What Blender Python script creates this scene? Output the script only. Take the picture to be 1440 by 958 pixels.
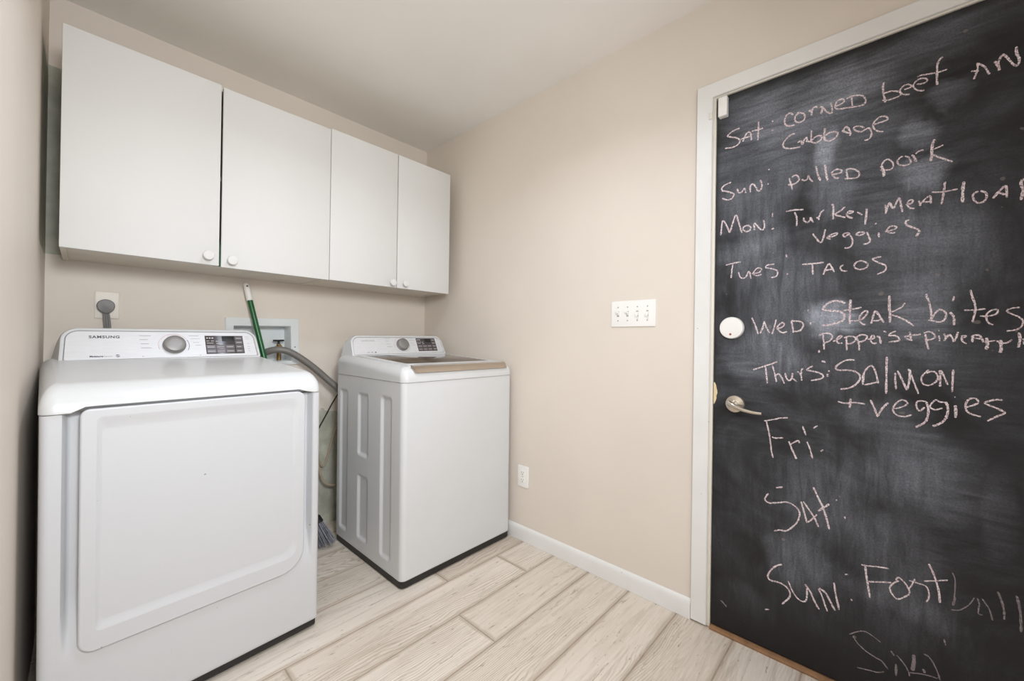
import bpy, bmesh, math, random
from mathutils import Vector, Matrix

random.seed(7)
scene = bpy.context.scene
for _o in list(bpy.data.objects):
    bpy.data.objects.remove(_o)
COL = scene.collection

# ---------------------------------------------------------------- camera
cam_d = bpy.data.cameras.new('camera')
cam = bpy.data.objects.new('camera', cam_d)
COL.objects.link(cam)
cam_d.sensor_fit = 'HORIZONTAL'
cam_d.sensor_width = 36.0
cam_d.lens = 36.0 * 563.58 / 1440.0
cam_d.clip_start = 0.02
_R = Vector((0.683070, -0.730204, 0.014703))
_U = Vector((-0.011877, 0.009023, 0.999889))
_F = Vector((0.730256, 0.683169, 0.002509))
cam.matrix_world = Matrix((
    (_R.x, _U.x, -_F.x, -1.656646),
    (_R.y, _U.y, -_F.y, -2.406620),
    (_R.z, _U.z, -_F.z, 1.086273),
    (0, 0, 0, 1)))
scene.camera = cam

# ---------------------------------------------------------------- view, world, lamps
scene.view_settings.view_transform = 'Standard'
try:
    scene.view_settings.look = 'None'
except Exception:
    pass
scene.view_settings.gamma = 1.0
scene.view_settings.use_curve_mapping = False
scene.view_settings.exposure = 0.0

world = bpy.data.worlds.new('world')
scene.world = world
world.use_nodes = True
world.node_tree.nodes['Background'].inputs[0].default_value = (0.96, 0.96, 1.0, 1)
world.node_tree.nodes['Background'].inputs[1].default_value = 1.6


def lamp(name, kind, loc, energy, color, size, target=None):
    d = bpy.data.lights.new(name, kind)
    d.energy = energy
    d.color = color
    if kind == 'AREA':
        d.shape = 'DISK'
        d.size = size
    else:
        d.shadow_soft_size = size
    o = bpy.data.objects.new(name, d)
    COL.objects.link(o)
    o.location = loc
    if target is not None:
        o.rotation_euler = (Vector(target) - Vector(loc)).to_track_quat('-Z', 'Y').to_euler()
    return o


_cl = lamp('ceiling_lamp', 'AREA', (-1.00, -1.50, 2.40), 8.6, (0.80, 0.86, 1.0), 0.32, (-1.00, -1.50, 0.0))
_cl.data.spread = math.radians(140)      # spread narrowed to darken the upper walls: little light at grazing angles
_hl = lamp('camera_side_fill', 'AREA', (-1.50, -2.75, 1.65), 16.8, (0.935, 0.975, 1.0), 0.4, (-0.95, -0.6, 0.98))  # fill light added beside the camera to brighten cabinet gap and washer side
_hl.data.spread = math.radians(135)

# ---------------------------------------------------------------- materials


def srgb(r, g, b):
    def f(c):
        c /= 255.0
        return c / 12.92 if c <= 0.04045 else ((c + 0.055) / 1.055) ** 2.4
    return (f(r), f(g), f(b), 1.0)


class NT:
    """small helper round a node tree"""

    def __init__(self, name):
        self.m = bpy.data.materials.new(name)
        self.m.use_nodes = True
        self.t = self.m.node_tree
        self.p = self.t.nodes['Principled BSDF']
        self.out = self.t.nodes['Material Output']

    def n(self, kind, **kw):
        x = self.t.nodes.new(kind)
        for k, v in kw.items():
            setattr(x, k, v)
        return x

    def l(self, a, b):
        self.t.links.new(a, b)

    def val(self, sock, v):
        if hasattr(v, 'is_output'):
            self.l(v, sock)
        else:
            sock.default_value = v

    def math(self, op, a, b=0.0, c=None, clamp=False):
        x = self.n('ShaderNodeMath', operation=op)
        x.use_clamp = clamp
        self.val(x.inputs[0], a)
        self.val(x.inputs[1], b)
        if c is not None:
            self.val(x.inputs[2], c)
        return x.outputs[0]

    def mix(self, fac, a, b, blend='MIX'):
        x = self.n('ShaderNodeMix', data_type='RGBA', blend_type=blend)
        self.val(x.inputs[0], fac)
        self.val(x.inputs[6], a)
        self.val(x.inputs[7], b)
        return x.outputs[2]

    def noise(self, vec, scale, detail=4.0, rough=0.55, dist=0.0):
        x = self.n('ShaderNodeTexNoise')
        if vec is not None:
            self.l(vec, x.inputs['Vector'])
        x.inputs['Scale'].default_value = scale
        x.inputs['Detail'].default_value = detail
        x.inputs['Roughness'].default_value = rough
        x.inputs['Distortion'].default_value = dist
        return x.outputs[0]

    def ramp(self, fac, stops):
        x = self.n('ShaderNodeValToRGB')
        self.l(fac, x.inputs[0])
        e = x.color_ramp.elements
        while len(e) < len(stops):
            e.new(0.5)
        for i, (pos, c) in enumerate(stops):
            e[i].position = pos
            e[i].color = c if len(c) == 4 else (*c, 1)
        return x.outputs[0]

    def range(self, v, a, b, c=0.0, d=1.0, smooth=False):
        x = self.n('ShaderNodeMapRange')
        if smooth:
            x.interpolation_type = 'SMOOTHSTEP'
        self.l(v, x.inputs[0])
        x.inputs[1].default_value = a
        x.inputs[2].default_value = b
        x.inputs[3].default_value = c
        x.inputs[4].default_value = d
        return x.outputs[0]

    def pos(self, scale=None, rot=None):
        tc = self.n('ShaderNodeTexCoord')
        v = tc.outputs['Object']
        if scale or rot:
            mp = self.n('ShaderNodeMapping')
            if scale:
                mp.inputs['Scale'].default_value = scale
            if rot:
                mp.inputs['Rotation'].default_value = rot
            self.l(v, mp.inputs[0])
            v = mp.outputs[0]
        return v

    def bump(self, h, strength, dist=0.002):
        b = self.n('ShaderNodeBump')
        b.inputs['Strength'].default_value = strength
        b.inputs['Distance'].default_value = dist
        self.l(h, b.inputs['Height'])
        self.l(b.outputs[0], self.p.inputs['Normal'])


def plain(name, col, rough=0.5, metal=0.0, coat=0.0, var=0.03, vscale=6.0, bump=0.0, bscale=200.0):
    k = NT(name)
    c = k.noise(k.pos(), vscale, 3)
    lo = tuple(x * (1 - var) for x in col[:3]) + (1,)
    hi = tuple(min(1, x * (1 + var)) for x in col[:3]) + (1,)
    k.l(k.ramp(c, [(0.3, lo), (0.7, hi)]), k.p.inputs['Base Color'])
    k.p.inputs['Roughness'].default_value = rough
    k.p.inputs['Metallic'].default_value = metal
    k.p.inputs['Coat Weight'].default_value = coat
    if bump:
        k.bump(k.noise(k.pos(), bscale, 2), bump)
    return k.m


def wall_paint(name, col, patch=None):
    k = NT(name)
    P = k.pos()
    n1 = k.noise(P, 1.7, 3)
    base = k.ramp(n1, [(0.3, tuple(x * 0.97 for x in col[:3]) + (1,)), (0.7, tuple(x * 1.03 for x in col[:3]) + (1,))])
    if patch:
        sx = k.n('ShaderNodeSeparateXYZ')
        k.l(P, sx.inputs[0])
        X, Y, Z = sx.outputs
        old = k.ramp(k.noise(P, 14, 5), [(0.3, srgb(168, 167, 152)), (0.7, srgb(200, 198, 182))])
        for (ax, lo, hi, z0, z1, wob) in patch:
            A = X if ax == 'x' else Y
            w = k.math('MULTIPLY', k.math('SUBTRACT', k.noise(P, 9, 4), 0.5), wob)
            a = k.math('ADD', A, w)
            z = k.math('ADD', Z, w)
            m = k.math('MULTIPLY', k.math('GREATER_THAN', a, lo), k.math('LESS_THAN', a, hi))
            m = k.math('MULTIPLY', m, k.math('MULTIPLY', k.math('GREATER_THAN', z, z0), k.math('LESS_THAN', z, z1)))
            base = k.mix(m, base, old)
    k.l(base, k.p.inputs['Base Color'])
    k.p.inputs['Roughness'].default_value = 0.55
    h = k.math('ADD', k.noise(P, 160, 2), k.math('MULTIPLY', k.noise(P, 9, 3), 1.5))
    k.bump(h, 0.12, 0.0015)
    return k.m


MAT = {}
WALL = srgb(225, 215, 203)
MAT['wall'] = wall_paint('beige_wall_paint', WALL)
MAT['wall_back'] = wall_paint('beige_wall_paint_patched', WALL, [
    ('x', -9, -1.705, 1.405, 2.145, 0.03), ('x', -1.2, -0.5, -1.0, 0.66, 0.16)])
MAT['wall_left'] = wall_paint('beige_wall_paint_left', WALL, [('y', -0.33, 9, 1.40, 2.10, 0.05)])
MAT['ceiling'] = wall_paint('ceiling_paint', srgb(240, 236, 230))


def nicked_trim():
    k = NT('white_trim_paint_nicked')
    P = k.pos()
    c = k.ramp(k.noise(P, 5, 3), [(0.3, srgb(227, 226, 222)), (0.7, srgb(234, 233, 230))])
    n = k.range(k.noise(P, 48, 2, 0.3), 0.785, 0.80)
    c = k.mix(k.math('MULTIPLY', n, 0.8), c, srgb(96, 84, 72))
    k.l(c, k.p.inputs['Base Color'])
    k.p.inputs['Roughness'].default_value = 0.35
    k.bump(k.noise(P, 60, 3), 0.06)
    return k.m


MAT['trim'] = nicked_trim()
MAT['jamb'] = plain('cream_jamb_paint', srgb(230, 224, 212), 0.4)
MAT['dark_gap'] = plain('dark_gap', srgb(45, 36, 28), 0.8)
MAT['cabinet'] = plain('white_laminate', srgb(221, 220, 217), 0.62, var=0.012, vscale=3, bump=0.04, bscale=25)
MAT['cabinet_under'] = plain('cream_laminate', srgb(222, 214, 200), 0.5, var=0.05)
MAT['appliance'] = plain('white_enamel', srgb(212, 213, 213), 0.32, coat=0.12, var=0.01)
MAT['appliance_door'] = None
MAT['black_base'] = plain('black_plastic', srgb(30, 29, 28), 0.45)
MAT['black'] = plain('black_rubber', srgb(22, 22, 22), 0.5)
MAT['white_plastic'] = plain('white_plastic', srgb(240, 238, 233), 0.3, var=0.01)
MAT['silver'] = plain('satin_silver', srgb(150, 148, 146), 0.5, metal=0.7, var=0.02)
MAT['nickel'] = plain('satin_nickel', srgb(205, 197, 184), 0.26, metal=0.95)
MAT['champagne'] = plain('champagne_metal', srgb(190, 177, 162), 0.22, metal=0.9)
MAT['display'] = plain('dark_display_glass', srgb(70, 66, 67), 0.22, var=0.02)
MAT['button'] = plain('display_button', srgb(98, 91, 91), 0.3)
MAT['print_white'] = plain('white_print', srgb(206, 200, 199), 0.5)
MAT['print_grey'] = plain('grey_print', srgb(120, 118, 120), 0.5)
MAT['print_dark'] = plain('dark_grey_print', srgb(88, 88, 92), 0.5)
MAT['print_pale'] = plain('pale_print', srgb(172, 170, 170), 0.5)
MAT['print_red'] = plain('red_print', srgb(212, 150, 135), 0.5)
MAT['print_navy'] = plain('navy_print', srgb(60, 66, 86), 0.5)
MAT['grey_plug'] = plain('grey_vinyl', srgb(128, 127, 126), 0.5)
MAT['hose'] = plain('grey_hose', srgb(116, 112, 107), 0.45)
MAT['tan_cable'] = plain('tan_cable', srgb(176, 160, 136), 0.45)
MAT['green'] = plain('green_painted_steel', srgb(22, 92, 44), 0.3)
MAT['box_grey'] = plain('pale_grey_plastic', srgb(226, 231, 231), 0.4)
MAT['bristle'] = plain('charcoal_bristle', srgb(126, 126, 134), 0.6, var=0.3, vscale=90)
MAT['brass'] = plain('dull_brass', srgb(150, 122, 78), 0.35, metal=0.8)
MAT['threshold'] = plain('worn_oak', srgb(146, 110, 78), 0.5, var=0.25, vscale=30)
MAT['bare_wood'] = plain('bare_wood', srgb(226, 203, 160), 0.6, var=0.1, vscale=40)
MAT['red_dot'] = plain('red_mark', srgb(170, 90, 80), 0.5)
MAT['panel_silver'] = None
MAT['wall_plate_beige'] = plain('light_beige_plastic', srgb(232, 225, 214), 0.4)
MAT['slot'] = plain('dark_slot', srgb(60, 55, 50), 0.6)


def enamel_stained():
    k = NT('white_enamel_worn')
    P = k.pos()
    base = srgb(203, 204, 206)
    sp = k.noise(P, 55, 2, 0.4)
    spots = k.range(sp, 0.80, 0.812)
    st = k.noise(k.pos((30, 1, 5)), 2.2, 4, 0.6)
    streak = k.math('MULTIPLY', k.range(st, 0.66, 0.75), 0.16)
    c = k.mix(streak, base, srgb(200, 188, 168))
    c = k.mix(k.math('MULTIPLY', spots, 0.7), c, srgb(120, 105, 92))
    k.l(c, k.p.inputs['Base Color'])
    k.p.inputs['Roughness'].default_value = 0.32
    k.p.inputs['Coat Weight'].default_value = 0.1
    return k.m


MAT['appliance_door'] = enamel_stained()


def brushed():
    k = NT('brushed_silver_panel')
    n = k.noise(k.pos((2, 60, 60)), 10, 3)
    k.l(k.ramp(n, [(0.3, srgb(212, 212, 213)), (0.7, srgb(222, 222, 223))]), k.p.inputs['Base Color'])
    k.p.inputs['Metallic'].default_value = 0.12
    k.p.inputs['Roughness'].default_value = 0.42
    return k.m


MAT['panel_silver'] = brushed()


def smoked_glass():
    k = NT('smoked_lid_glass')
    k.p.inputs['Base Color'].default_value = srgb(92, 80, 70)
    k.p.inputs['Roughness'].default_value = 0.03
    k.p.inputs['Metallic'].default_value = 0.0
    k.p.inputs['IOR'].default_value = 2.1
    n = k.noise(k.pos(), 4, 2)
    k.l(k.ramp(n, [(0.3, srgb(86, 75, 66)), (0.7, srgb(98, 86, 76))]), k.p.inputs['Base Color'])
    return k.m


MAT['lid_glass'] = smoked_glass()


def floor_tiles():
    k = NT('wood_look_tile')
    uv = k.n('ShaderNodeUVMap')
    uv.uv_map = 'plank'
    U = uv.outputs[0]

    def mp(sx, sy):
        m = k.n('ShaderNodeMapping')
        m.inputs['Scale'].default_value = (sx, sy, 1)
        k.l(U, m.inputs[0])
        return m.outputs[0]
    tone = k.noise(mp(0.5, 0.5), 1.3, 2)
    base = k.ramp(tone, [(0.35, srgb(214, 202, 187)), (0.65, srgb(228, 218, 205))])
    grain = k.noise(mp(3.0, 46), 1.0, 5, 0.62, 1.1)
    base = k.mix(k.range(grain, 0.48, 0.76, 0, 0.62), base, srgb(172, 156, 137))
    # cathedral figure: stretched rings bent by low noise
    wv = k.n('ShaderNodeVectorMath', operation='ADD')
    k.l(mp(0.85, 4.6), wv.inputs[0])
    nz = k.n('ShaderNodeTexNoise')
    k.l(mp(1.2, 3.5), nz.inputs['Vector'])
    nz.inputs['Scale'].default_value = 1.0
    nz.inputs['Detail'].default_value = 3
    k.l(nz.outputs['Color'], wv.inputs[1])
    w = k.n('ShaderNodeTexWave')
    w.wave_type = 'RINGS'
    w.rings_direction = 'Z'
    k.l(wv.outputs[0], w.inputs['Vector'])
    w.inputs['Scale'].default_value = 7.0
    w.inputs['Distortion'].default_value = 3.0
    w.inputs['Detail'].default_value = 3
    w.inputs['Detail Scale'].default_value = 1.2
    msk = k.range(k.noise(mp(0.9, 3.0), 1.0, 2), 0.46, 0.58)
    base = k.mix(k.math('MULTIPLY', k.math('MULTIPLY', k.range(w.outputs['Fac'], 0.62, 0.95), msk), 0.5), base, srgb(160, 144, 124))
    fine = k.noise(mp(14, 150), 1.0, 3, 0.65, 0.8)
    base = k.mix(k.range(fine, 0.52, 0.74, 0, 0.4), base, srgb(240, 232, 221))
    knots = k.noise(mp(6.0, 34), 1.0, 5, 0.75, 1.2)
    base = k.mix(k.range(knots, 0.60, 0.68, 0, 0.7), base, srgb(142, 126, 109))
    flk = k.noise(mp(22, 90), 1.0, 3, 0.6, 0.5)
    base = k.mix(k.range(flk, 0.66, 0.72, 0, 0.65), base, srgb(120, 105, 90))
    blot = k.noise(mp(2.2, 7), 1.0, 3)
    base = k.mix(k.range(blot, 0.52, 0.72, 0, 0.3), base, srgb(186, 172, 154))
    # worn, darker plank margins (second uv: distance to the plank edge in metres)
    uv2 = k.n('ShaderNodeUVMap')
    uv2.uv_map = 'edge'
    s = k.n('ShaderNodeSeparateXYZ')
    k.l(uv2.outputs[0], s.inputs[0])
    d = k.math('MINIMUM', s.outputs[0], s.outputs[1])
    wob = k.math('MULTIPLY', k.noise(mp(6, 12), 1.0, 4), 0.022)
    e = k.math('SUBTRACT', d, wob)
    base = k.mix(k.range(e, -0.006, 0.004, 0.55, 0.0, True), base, srgb(178, 160, 141))
    k.l(base, k.p.inputs['Base Color'])
    k.p.inputs['Roughness'].default_value = 0.5
    k.bump(k.math('ADD', grain, k.math('MULTIPLY', fine, 0.5)), 0.2, 0.001)
    return k.m


MAT['tile'] = floor_tiles()
MAT['grout'] = plain('tan_grout', srgb(166, 151, 134), 0.8, var=0.1, vscale=20)

CHALK = {"sat_corned_beef":[[79,1.0,-19993,18915,-19831,18902,-19693,18852,-19592,18761,-19708,18685,-19885,18597,-19998,18485,-19999,18374,-19888,18299,-19738,18278,-19508,18323],[79,1.0,-20109,18379,-20157,18500,-20216,18617,-20300,18670,-20373,18563,-20380,18330],[79,1.0,-20035,18472,-20132,18503,-20362,18486],[77,1.0,-20613,18937,-20607,18644,-20593,18273],[78,1.0,-20395,18664,-20584,18652,-20758,18650],[75,1.0,-21050,18830,-21040,18768],[88,1.0,-21025,18487,-21066,18467],[73,1.0,-21637,18794,-21584,18870,-21498,18885,-21424,18796,-21397,18651,-21438,18520,-21546,18443,-21683,18432],[73,1.0,-21836,18795,-21742,18767,-21691,18671,-21713,18549,-21818,18472,-21932,18494,-21978,18590,-21939,18718,-21836,18795,-21752,18814],[86,1.0,-22071,18768,-22142,18728,-22164,18583],[71,1.0,-22162,18721,-22191,18809,-22261,18832,-22310,18792],[85,1.0,-22378,18771,-22440,18739,-22409,18525],[70,1.0,-22466,18725,-22535,18576,-22632,18478,-22689,18468,-22697,18586,-22657,18808],[69,1.0,-22772,18642,-22893,18654,-22994,18710,-22975,18789,-22892,18818,-22808,18772,-22766,18656,-22801,18558,-22932,18503,-23042,18501],[68,1.0,-23176,18779,-23190,18608,-23197,18429],[68,1.0,-23058,18768,-23130,18810,-23292,18791,-23434,18721,-23513,18584,-23497,18463,-23419,18424,-23260,18440,-23042,18489],[76,1.0,-23931,18925,-23907,18800,-23921,18567,-23956,18372,-23956,18304],[65,1.0,-23898,18395,-23997,18355,-24176,18350,-24296,18390,-24295,18468,-24207,18539,-24077,18593,-23929,18586],[63,1.0,-24374,18524,-24476,18525,-24530,18557,-24459,18636,-24365,18638,-24295,18569,-24288,18472,-24368,18377,-24493,18331],[62,1.0,-24630,18568,-24769,18535,-24858,18582,-24813,18656,-24737,18693,-24675,18690,-24584,18621,-24569,18518,-24632,18404,-24724,18338,-24793,18324],[73,1.0,-25154,19118,-25089,19075,-25047,18935,-25041,18725,-25039,18514,-25049,18372],[62,1.0,-24645,18783,-24737,18786,-24887,18756,-25034,18729,-25150,18723,-25243,18729],[64,1.0,-25794,18631,-25808,18523,-25776,18355,-25737,18230],[59,1.0,-25688,18466,-25762,18443,-25829,18417],[70,1.0,-25787,18645,-25867,18567,-25947,18440,-26014,18239],[86,1.0,-26101,18549,-26166,18399,-26186,18271],[76,1.0,-26147,18408,-26190,18566,-26240,18661,-26303,18572,-26366,18434,-26441,18292,-26490,18270,-26520,18392,-26476,18587,-26468,18766]],
"cabbage":[[73,1.0,-21709,18126,-21590,18129,-21446,18018,-21362,17871,-21400,17741,-21571,17658,-21714,17635,-21856,17630],[83,1.0,-21772,17795,-21877,17817,-21913,17691,-21958,17819,-22015,17885,-22051,17759],[71,1.0,-22150,18078,-22156,17893,-22154,17697],[72,1.0,-22005,17775,-22154,17697,-22267,17626,-22400,17671,-22433,17772,-22354,17840,-22243,17808,-22176,17746],[89,1.0,-22518,18019,-22498,17832,-22511,17621],[70,1.0,-22522,17617,-22663,17570,-22791,17623,-22849,17739,-22768,17822,-22639,17839,-22531,17780],[80,1.0,-22958,17756,-23060,17881,-23165,17630,-23135,17574],[69,1.0,-22958,17783,-23083,17685,-23175,17640],[67,1.0,-23495,17687,-23406,17772,-23285,17806,-23235,17766,-23307,17661,-23427,17598,-23525,17637,-23603,17649,-23653,17514,-23645,17361,-23568,17296,-23499,17305],[66,1.0,-23699,17719,-23852,17728,-24020,17756,-23982,17860,-23869,17902,-23756,17841,-23690,17722,-23710,17611,-23788,17493,-23930,17418]],
"sun_pulled_pork":[[80,1.0,-19734,16970,-19566,16936,-19427,16852,-19444,16729,-19662,16625,-19830,16517,-19801,16407,-19756,16351,-19604,16342,-19432,16443],[79,1.0,-19948,16671,-19994,16527,-20097,16519,-20184,16629,-20229,16437],[78,1.0,-20374,16435,-20371,16647,-20456,16723,-20557,16568,-20628,16421,-20725,16493,-20737,16650,-20694,16806],[81,1.0,-20929,17115,-20972,17102],[81,1.0,-20913,16605,-20946,16597],[74,1.0,-21548,16645,-21604,16425,-21648,16222],[74,1.0,-21519,16421,-21657,16399,-21782,16442,-21833,16530,-21780,16659,-21696,16694,-21633,16647],[72,1.0,-21906,16511,-21988,16439,-22069,16480,-22088,16575,-22130,16464,-22211,16343],[80,1.0,-22295,16840,-22338,16556,-22418,16325],[84,1.0,-22524,16822,-22562,16519,-22602,16289],[69,1.0,-22696,16458,-22828,16434,-22948,16460,-22939,16534,-22826,16585,-22733,16544,-22705,16467,-22792,16323,-22885,16286],[68,1.0,-23076,16496,-23087,16350,-23115,16224],[68,1.0,-23058,16501,-23158,16508,-23284,16449,-23383,16316,-23375,16225,-23287,16178,-23033,16227],[104,1.0,-23890,16388,-23931,16268,-23952,16153,-23953,16044],[65,1.0,-23896,16404,-23955,16514,-24034,16544,-24119,16465,-24159,16346,-24128,16239,-24050,16220,-23864,16265],[63,1.0,-24369,16541,-24305,16516,-24249,16444,-24256,16353,-24320,16285,-24421,16252,-24521,16284,-24526,16370,-24482,16471,-24406,16530],[84,1.0,-24550,16521,-24600,16444,-24644,16292],[62,1.0,-24630,16522,-24678,16577,-24751,16597,-24787,16573],[90,1.0,-25005,16832,-24965,16692,-24960,16539,-24956,16370,-24933,16223],[60,1.0,-25181,16613,-25094,16573,-25001,16552],[71,1.0,-24985,16395,-25085,16297,-25224,16187,-25361,16080]],
"mon_turkey_meatloaf":[[81,1.0,-19403,15038,-19444,15523,-19521,15525,-19632,15285,-19711,15103,-19798,15388,-19914,15699,-20007,15415,-20115,14999],[78,1.0,-20316,15241,-20186,15216,-20158,15123,-20261,15022,-20375,15051,-20403,15160,-20316,15241],[77,1.0,-20518,15025,-20515,15268,-20600,15188,-20700,15041,-20797,15007,-20837,15128,-20807,15340],[60,1.0,-21076,15539,-21078,15397],[75,1.0,-21056,14961,-21122,14996],[74,1.0,-21475,15504,-21687,15510,-21966,15468],[73,1.0,-21719,15427,-21784,15224,-21780,14946],[72,1.0,-21975,15198,-21991,15082,-22083,15015,-22152,15076,-22161,15173],[81,1.0,-22161,15173,-22233,14973],[71,1.0,-22321,15129,-22380,15080,-22380,15031],[71,1.0,-22380,15104,-22437,15264,-22523,15339],[83,1.0,-22725,15493,-22761,15341,-22755,14981],[68,1.0,-23048,15326,-22948,15229,-22800,15140],[69,1.0,-22801,15116,-22950,15038,-23060,14980],[77,1.0,-23069,15085,-23204,15092,-23239,15139,-23149,15158,-23096,15079,-23133,14989,-23241,14920],[67,1.0,-23346,15093,-23470,14979],[80,1.0,-23573,15153,-23558,14892,-23534,14666],[70,1.0,-23773,14620,-23795,14662],[65,1.0,-23987,15179,-24011,15016,-24001,14892],[73,1.0,-24012,14953,-24089,15218,-24170,15029,-24291,15312,-24338,15070,-24372,14877],[63,1.0,-24437,15078,-24556,15098,-24577,15184,-24501,15186,-24469,15071,-24525,14967,-24622,14931],[62,1.0,-24705,15140,-24749,14979],[62,1.0,-24717,14986,-24821,15143,-24935,15221,-24947,14995],[74,1.0,-24780,15077,-24926,15059],[76,1.0,-25226,15562,-25199,15261,-25161,14932],[61,1.0,-24965,15318,-25189,15278,-25464,15289],[98,1.0,-25578,15470,-25561,15201,-25560,14900],[70,1.0,-25844,15132,-25761,15082,-25752,14970,-25828,14825,-25938,14828,-25992,14942,-25973,15058,-25881,15137],[80,1.0,-26101,14875,-26206,15043,-26319,15152,-26339,14846],[76,1.0,-26189,15006,-26312,14935],[81,1.0,-26617,15278,-26567,15170,-26602,14973,-26570,14725]],
"veggies_small":[[71,1.0,-22227,14604,-22328,14426,-22447,14272,-22513,14444,-22558,14692],[70,1.0,-22609,14428,-22732,14420,-22844,14461,-22862,14517,-22769,14510,-22656,14457,-22609,14404,-22695,14342],[68,1.0,-23138,14481,-23047,14473,-23011,14420,-23066,14364,-23138,14434],[68,1.0,-23138,14481,-23211,14328,-23248,14204,-23223,14068,-23143,13997,-23052,14011],[66,1.0,-23527,14436,-23405,14446,-23326,14402,-23389,14356,-23476,14364,-23536,14423],[66,1.0,-23579,14427,-23624,14281,-23659,14138,-23600,14067,-23496,14060],[70,1.0,-23851,14356,-23861,14207],[70,1.0,-23777,14636,-23791,14623],[65,1.0,-23994,14358,-24176,14389,-24243,14454,-24130,14506,-24039,14413,-24086,14311,-24222,14293],[75,1.0,-24517,14617,-24441,14586,-24464,14475,-24595,14374,-24724,14260,-24661,14104]],
"tues_tacos":[[70,1.0,-19582,13873,-19835,13912,-20102,13934],[69,1.0,-19835,13889,-19796,13616,-19778,13363],[69,1.0,-20025,13568,-20089,13355,-20251,13339,-20368,13553,-20431,13277],[67,1.0,-20448,13455,-20682,13475,-20758,13599,-20622,13637,-20507,13471,-20606,13371,-20760,13400],[65,1.0,-21151,13720,-20946,13710,-20891,13628,-21097,13561,-21246,13458,-21211,13288,-21045,13261],[74,1.0,-21492,14008,-21511,13920],[74,1.0,-21518,13321,-21564,13346],[72,1.0,-21950,13611,-22219,13607,-22529,13610],[71,1.0,-22226,13598,-22249,13245],[70,1.0,-22523,13205,-22579,13393,-22673,13543,-22801,13268],[70,1.0,-22548,13336,-22769,13364],[68,1.0,-23031,13460,-22955,13410,-23002,13286,-23124,13261],[67,1.0,-23432,13548,-23316,13485,-23302,13350,-23435,13277,-23579,13318,-23607,13430,-23520,13517,-23403,13551],[65,1.0,-23915,13611,-23719,13568,-23833,13459,-24014,13324,-24001,13176,-23822,13082]],
"wed_steak_bites":[[77,1.0,-20478,11861,-20589,11578,-20680,11256],[76,1.0,-20741,11278,-20821,11490,-20874,11722],[76,1.0,-20874,11679,-20949,11467,-21041,11298],[75,1.0,-21104,11256,-21173,11506,-21223,11765],[75,1.0,-21270,11463,-21375,11482,-21460,11564,-21442,11657,-21373,11637,-21287,11546,-21261,11453,-21359,11338,-21446,11307,-21548,11347],[73,1.0,-21663,11703,-21708,11498,-21731,11305],[73,1.0,-21663,11707,-21797,11700,-21930,11676,-22005,11574,-21949,11415,-21851,11355,-21734,11346],[62,1.0,-22121,12080,-22141,12009],[66,1.0,-22206,11650,-22191,11571],[91,1.0,-23083,12238,-22964,12304,-22796,12326,-22626,12239,-22522,12086,-22590,12034,-22780,12007,-22967,11970,-23060,11872,-23052,11730,-22933,11638,-22728,11570,-22518,11530],[90,1.0,-23218,12348,-23203,12055,-23198,11585],[68,1.0,-23040,12003,-23203,12032,-23477,12084],[67,1.0,-23224,11678,-23367,11675,-23490,11718,-23592,11853,-23617,11967,-23539,11959,-23453,11835,-23428,11697,-23491,11579,-23578,11543],[79,1.0,-23706,11575,-23747,11780,-23796,11960,-23898,11797,-23991,11603],[66,1.0,-23748,11665,-23849,11663,-23949,11717],[90,1.0,-24110,12417,-24109,12126,-24125,11857,-24127,11600],[63,1.0,-24444,12175,-24367,12047,-24160,11912],[73,1.0,-24169,11833,-24306,11762,-24480,11647,-24636,11492],[70,1.0,-24878,12408,-24904,12278,-24950,12126,-24981,11890,-24983,11656],[69,1.0,-24983,11656,-25048,11824,-25148,11946,-25249,11879,-25278,11774,-25223,11629,-25122,11593,-25005,11634,-24931,11657],[80,1.0,-25348,11865,-25419,11728,-25421,11500],[59,1.0,-25422,12307,-25402,12163],[70,1.0,-25722,12460,-25764,12244,-25812,12018,-25807,11817,-25762,11575],[59,1.0,-25611,11906,-25786,11908,-25997,11929],[58,1.0,-25894,11743,-26024,11729,-26178,11783,-26202,11900,-26100,11885,-26017,11789,-26012,11669,-26051,11549,-26135,11497],[55,1.0,-26572,11942,-26451,11928,-26359,11864,-26440,11774,-26562,11692,-26629,11575,-26600,11441,-26516,11365,-26357,11328]],
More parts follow.
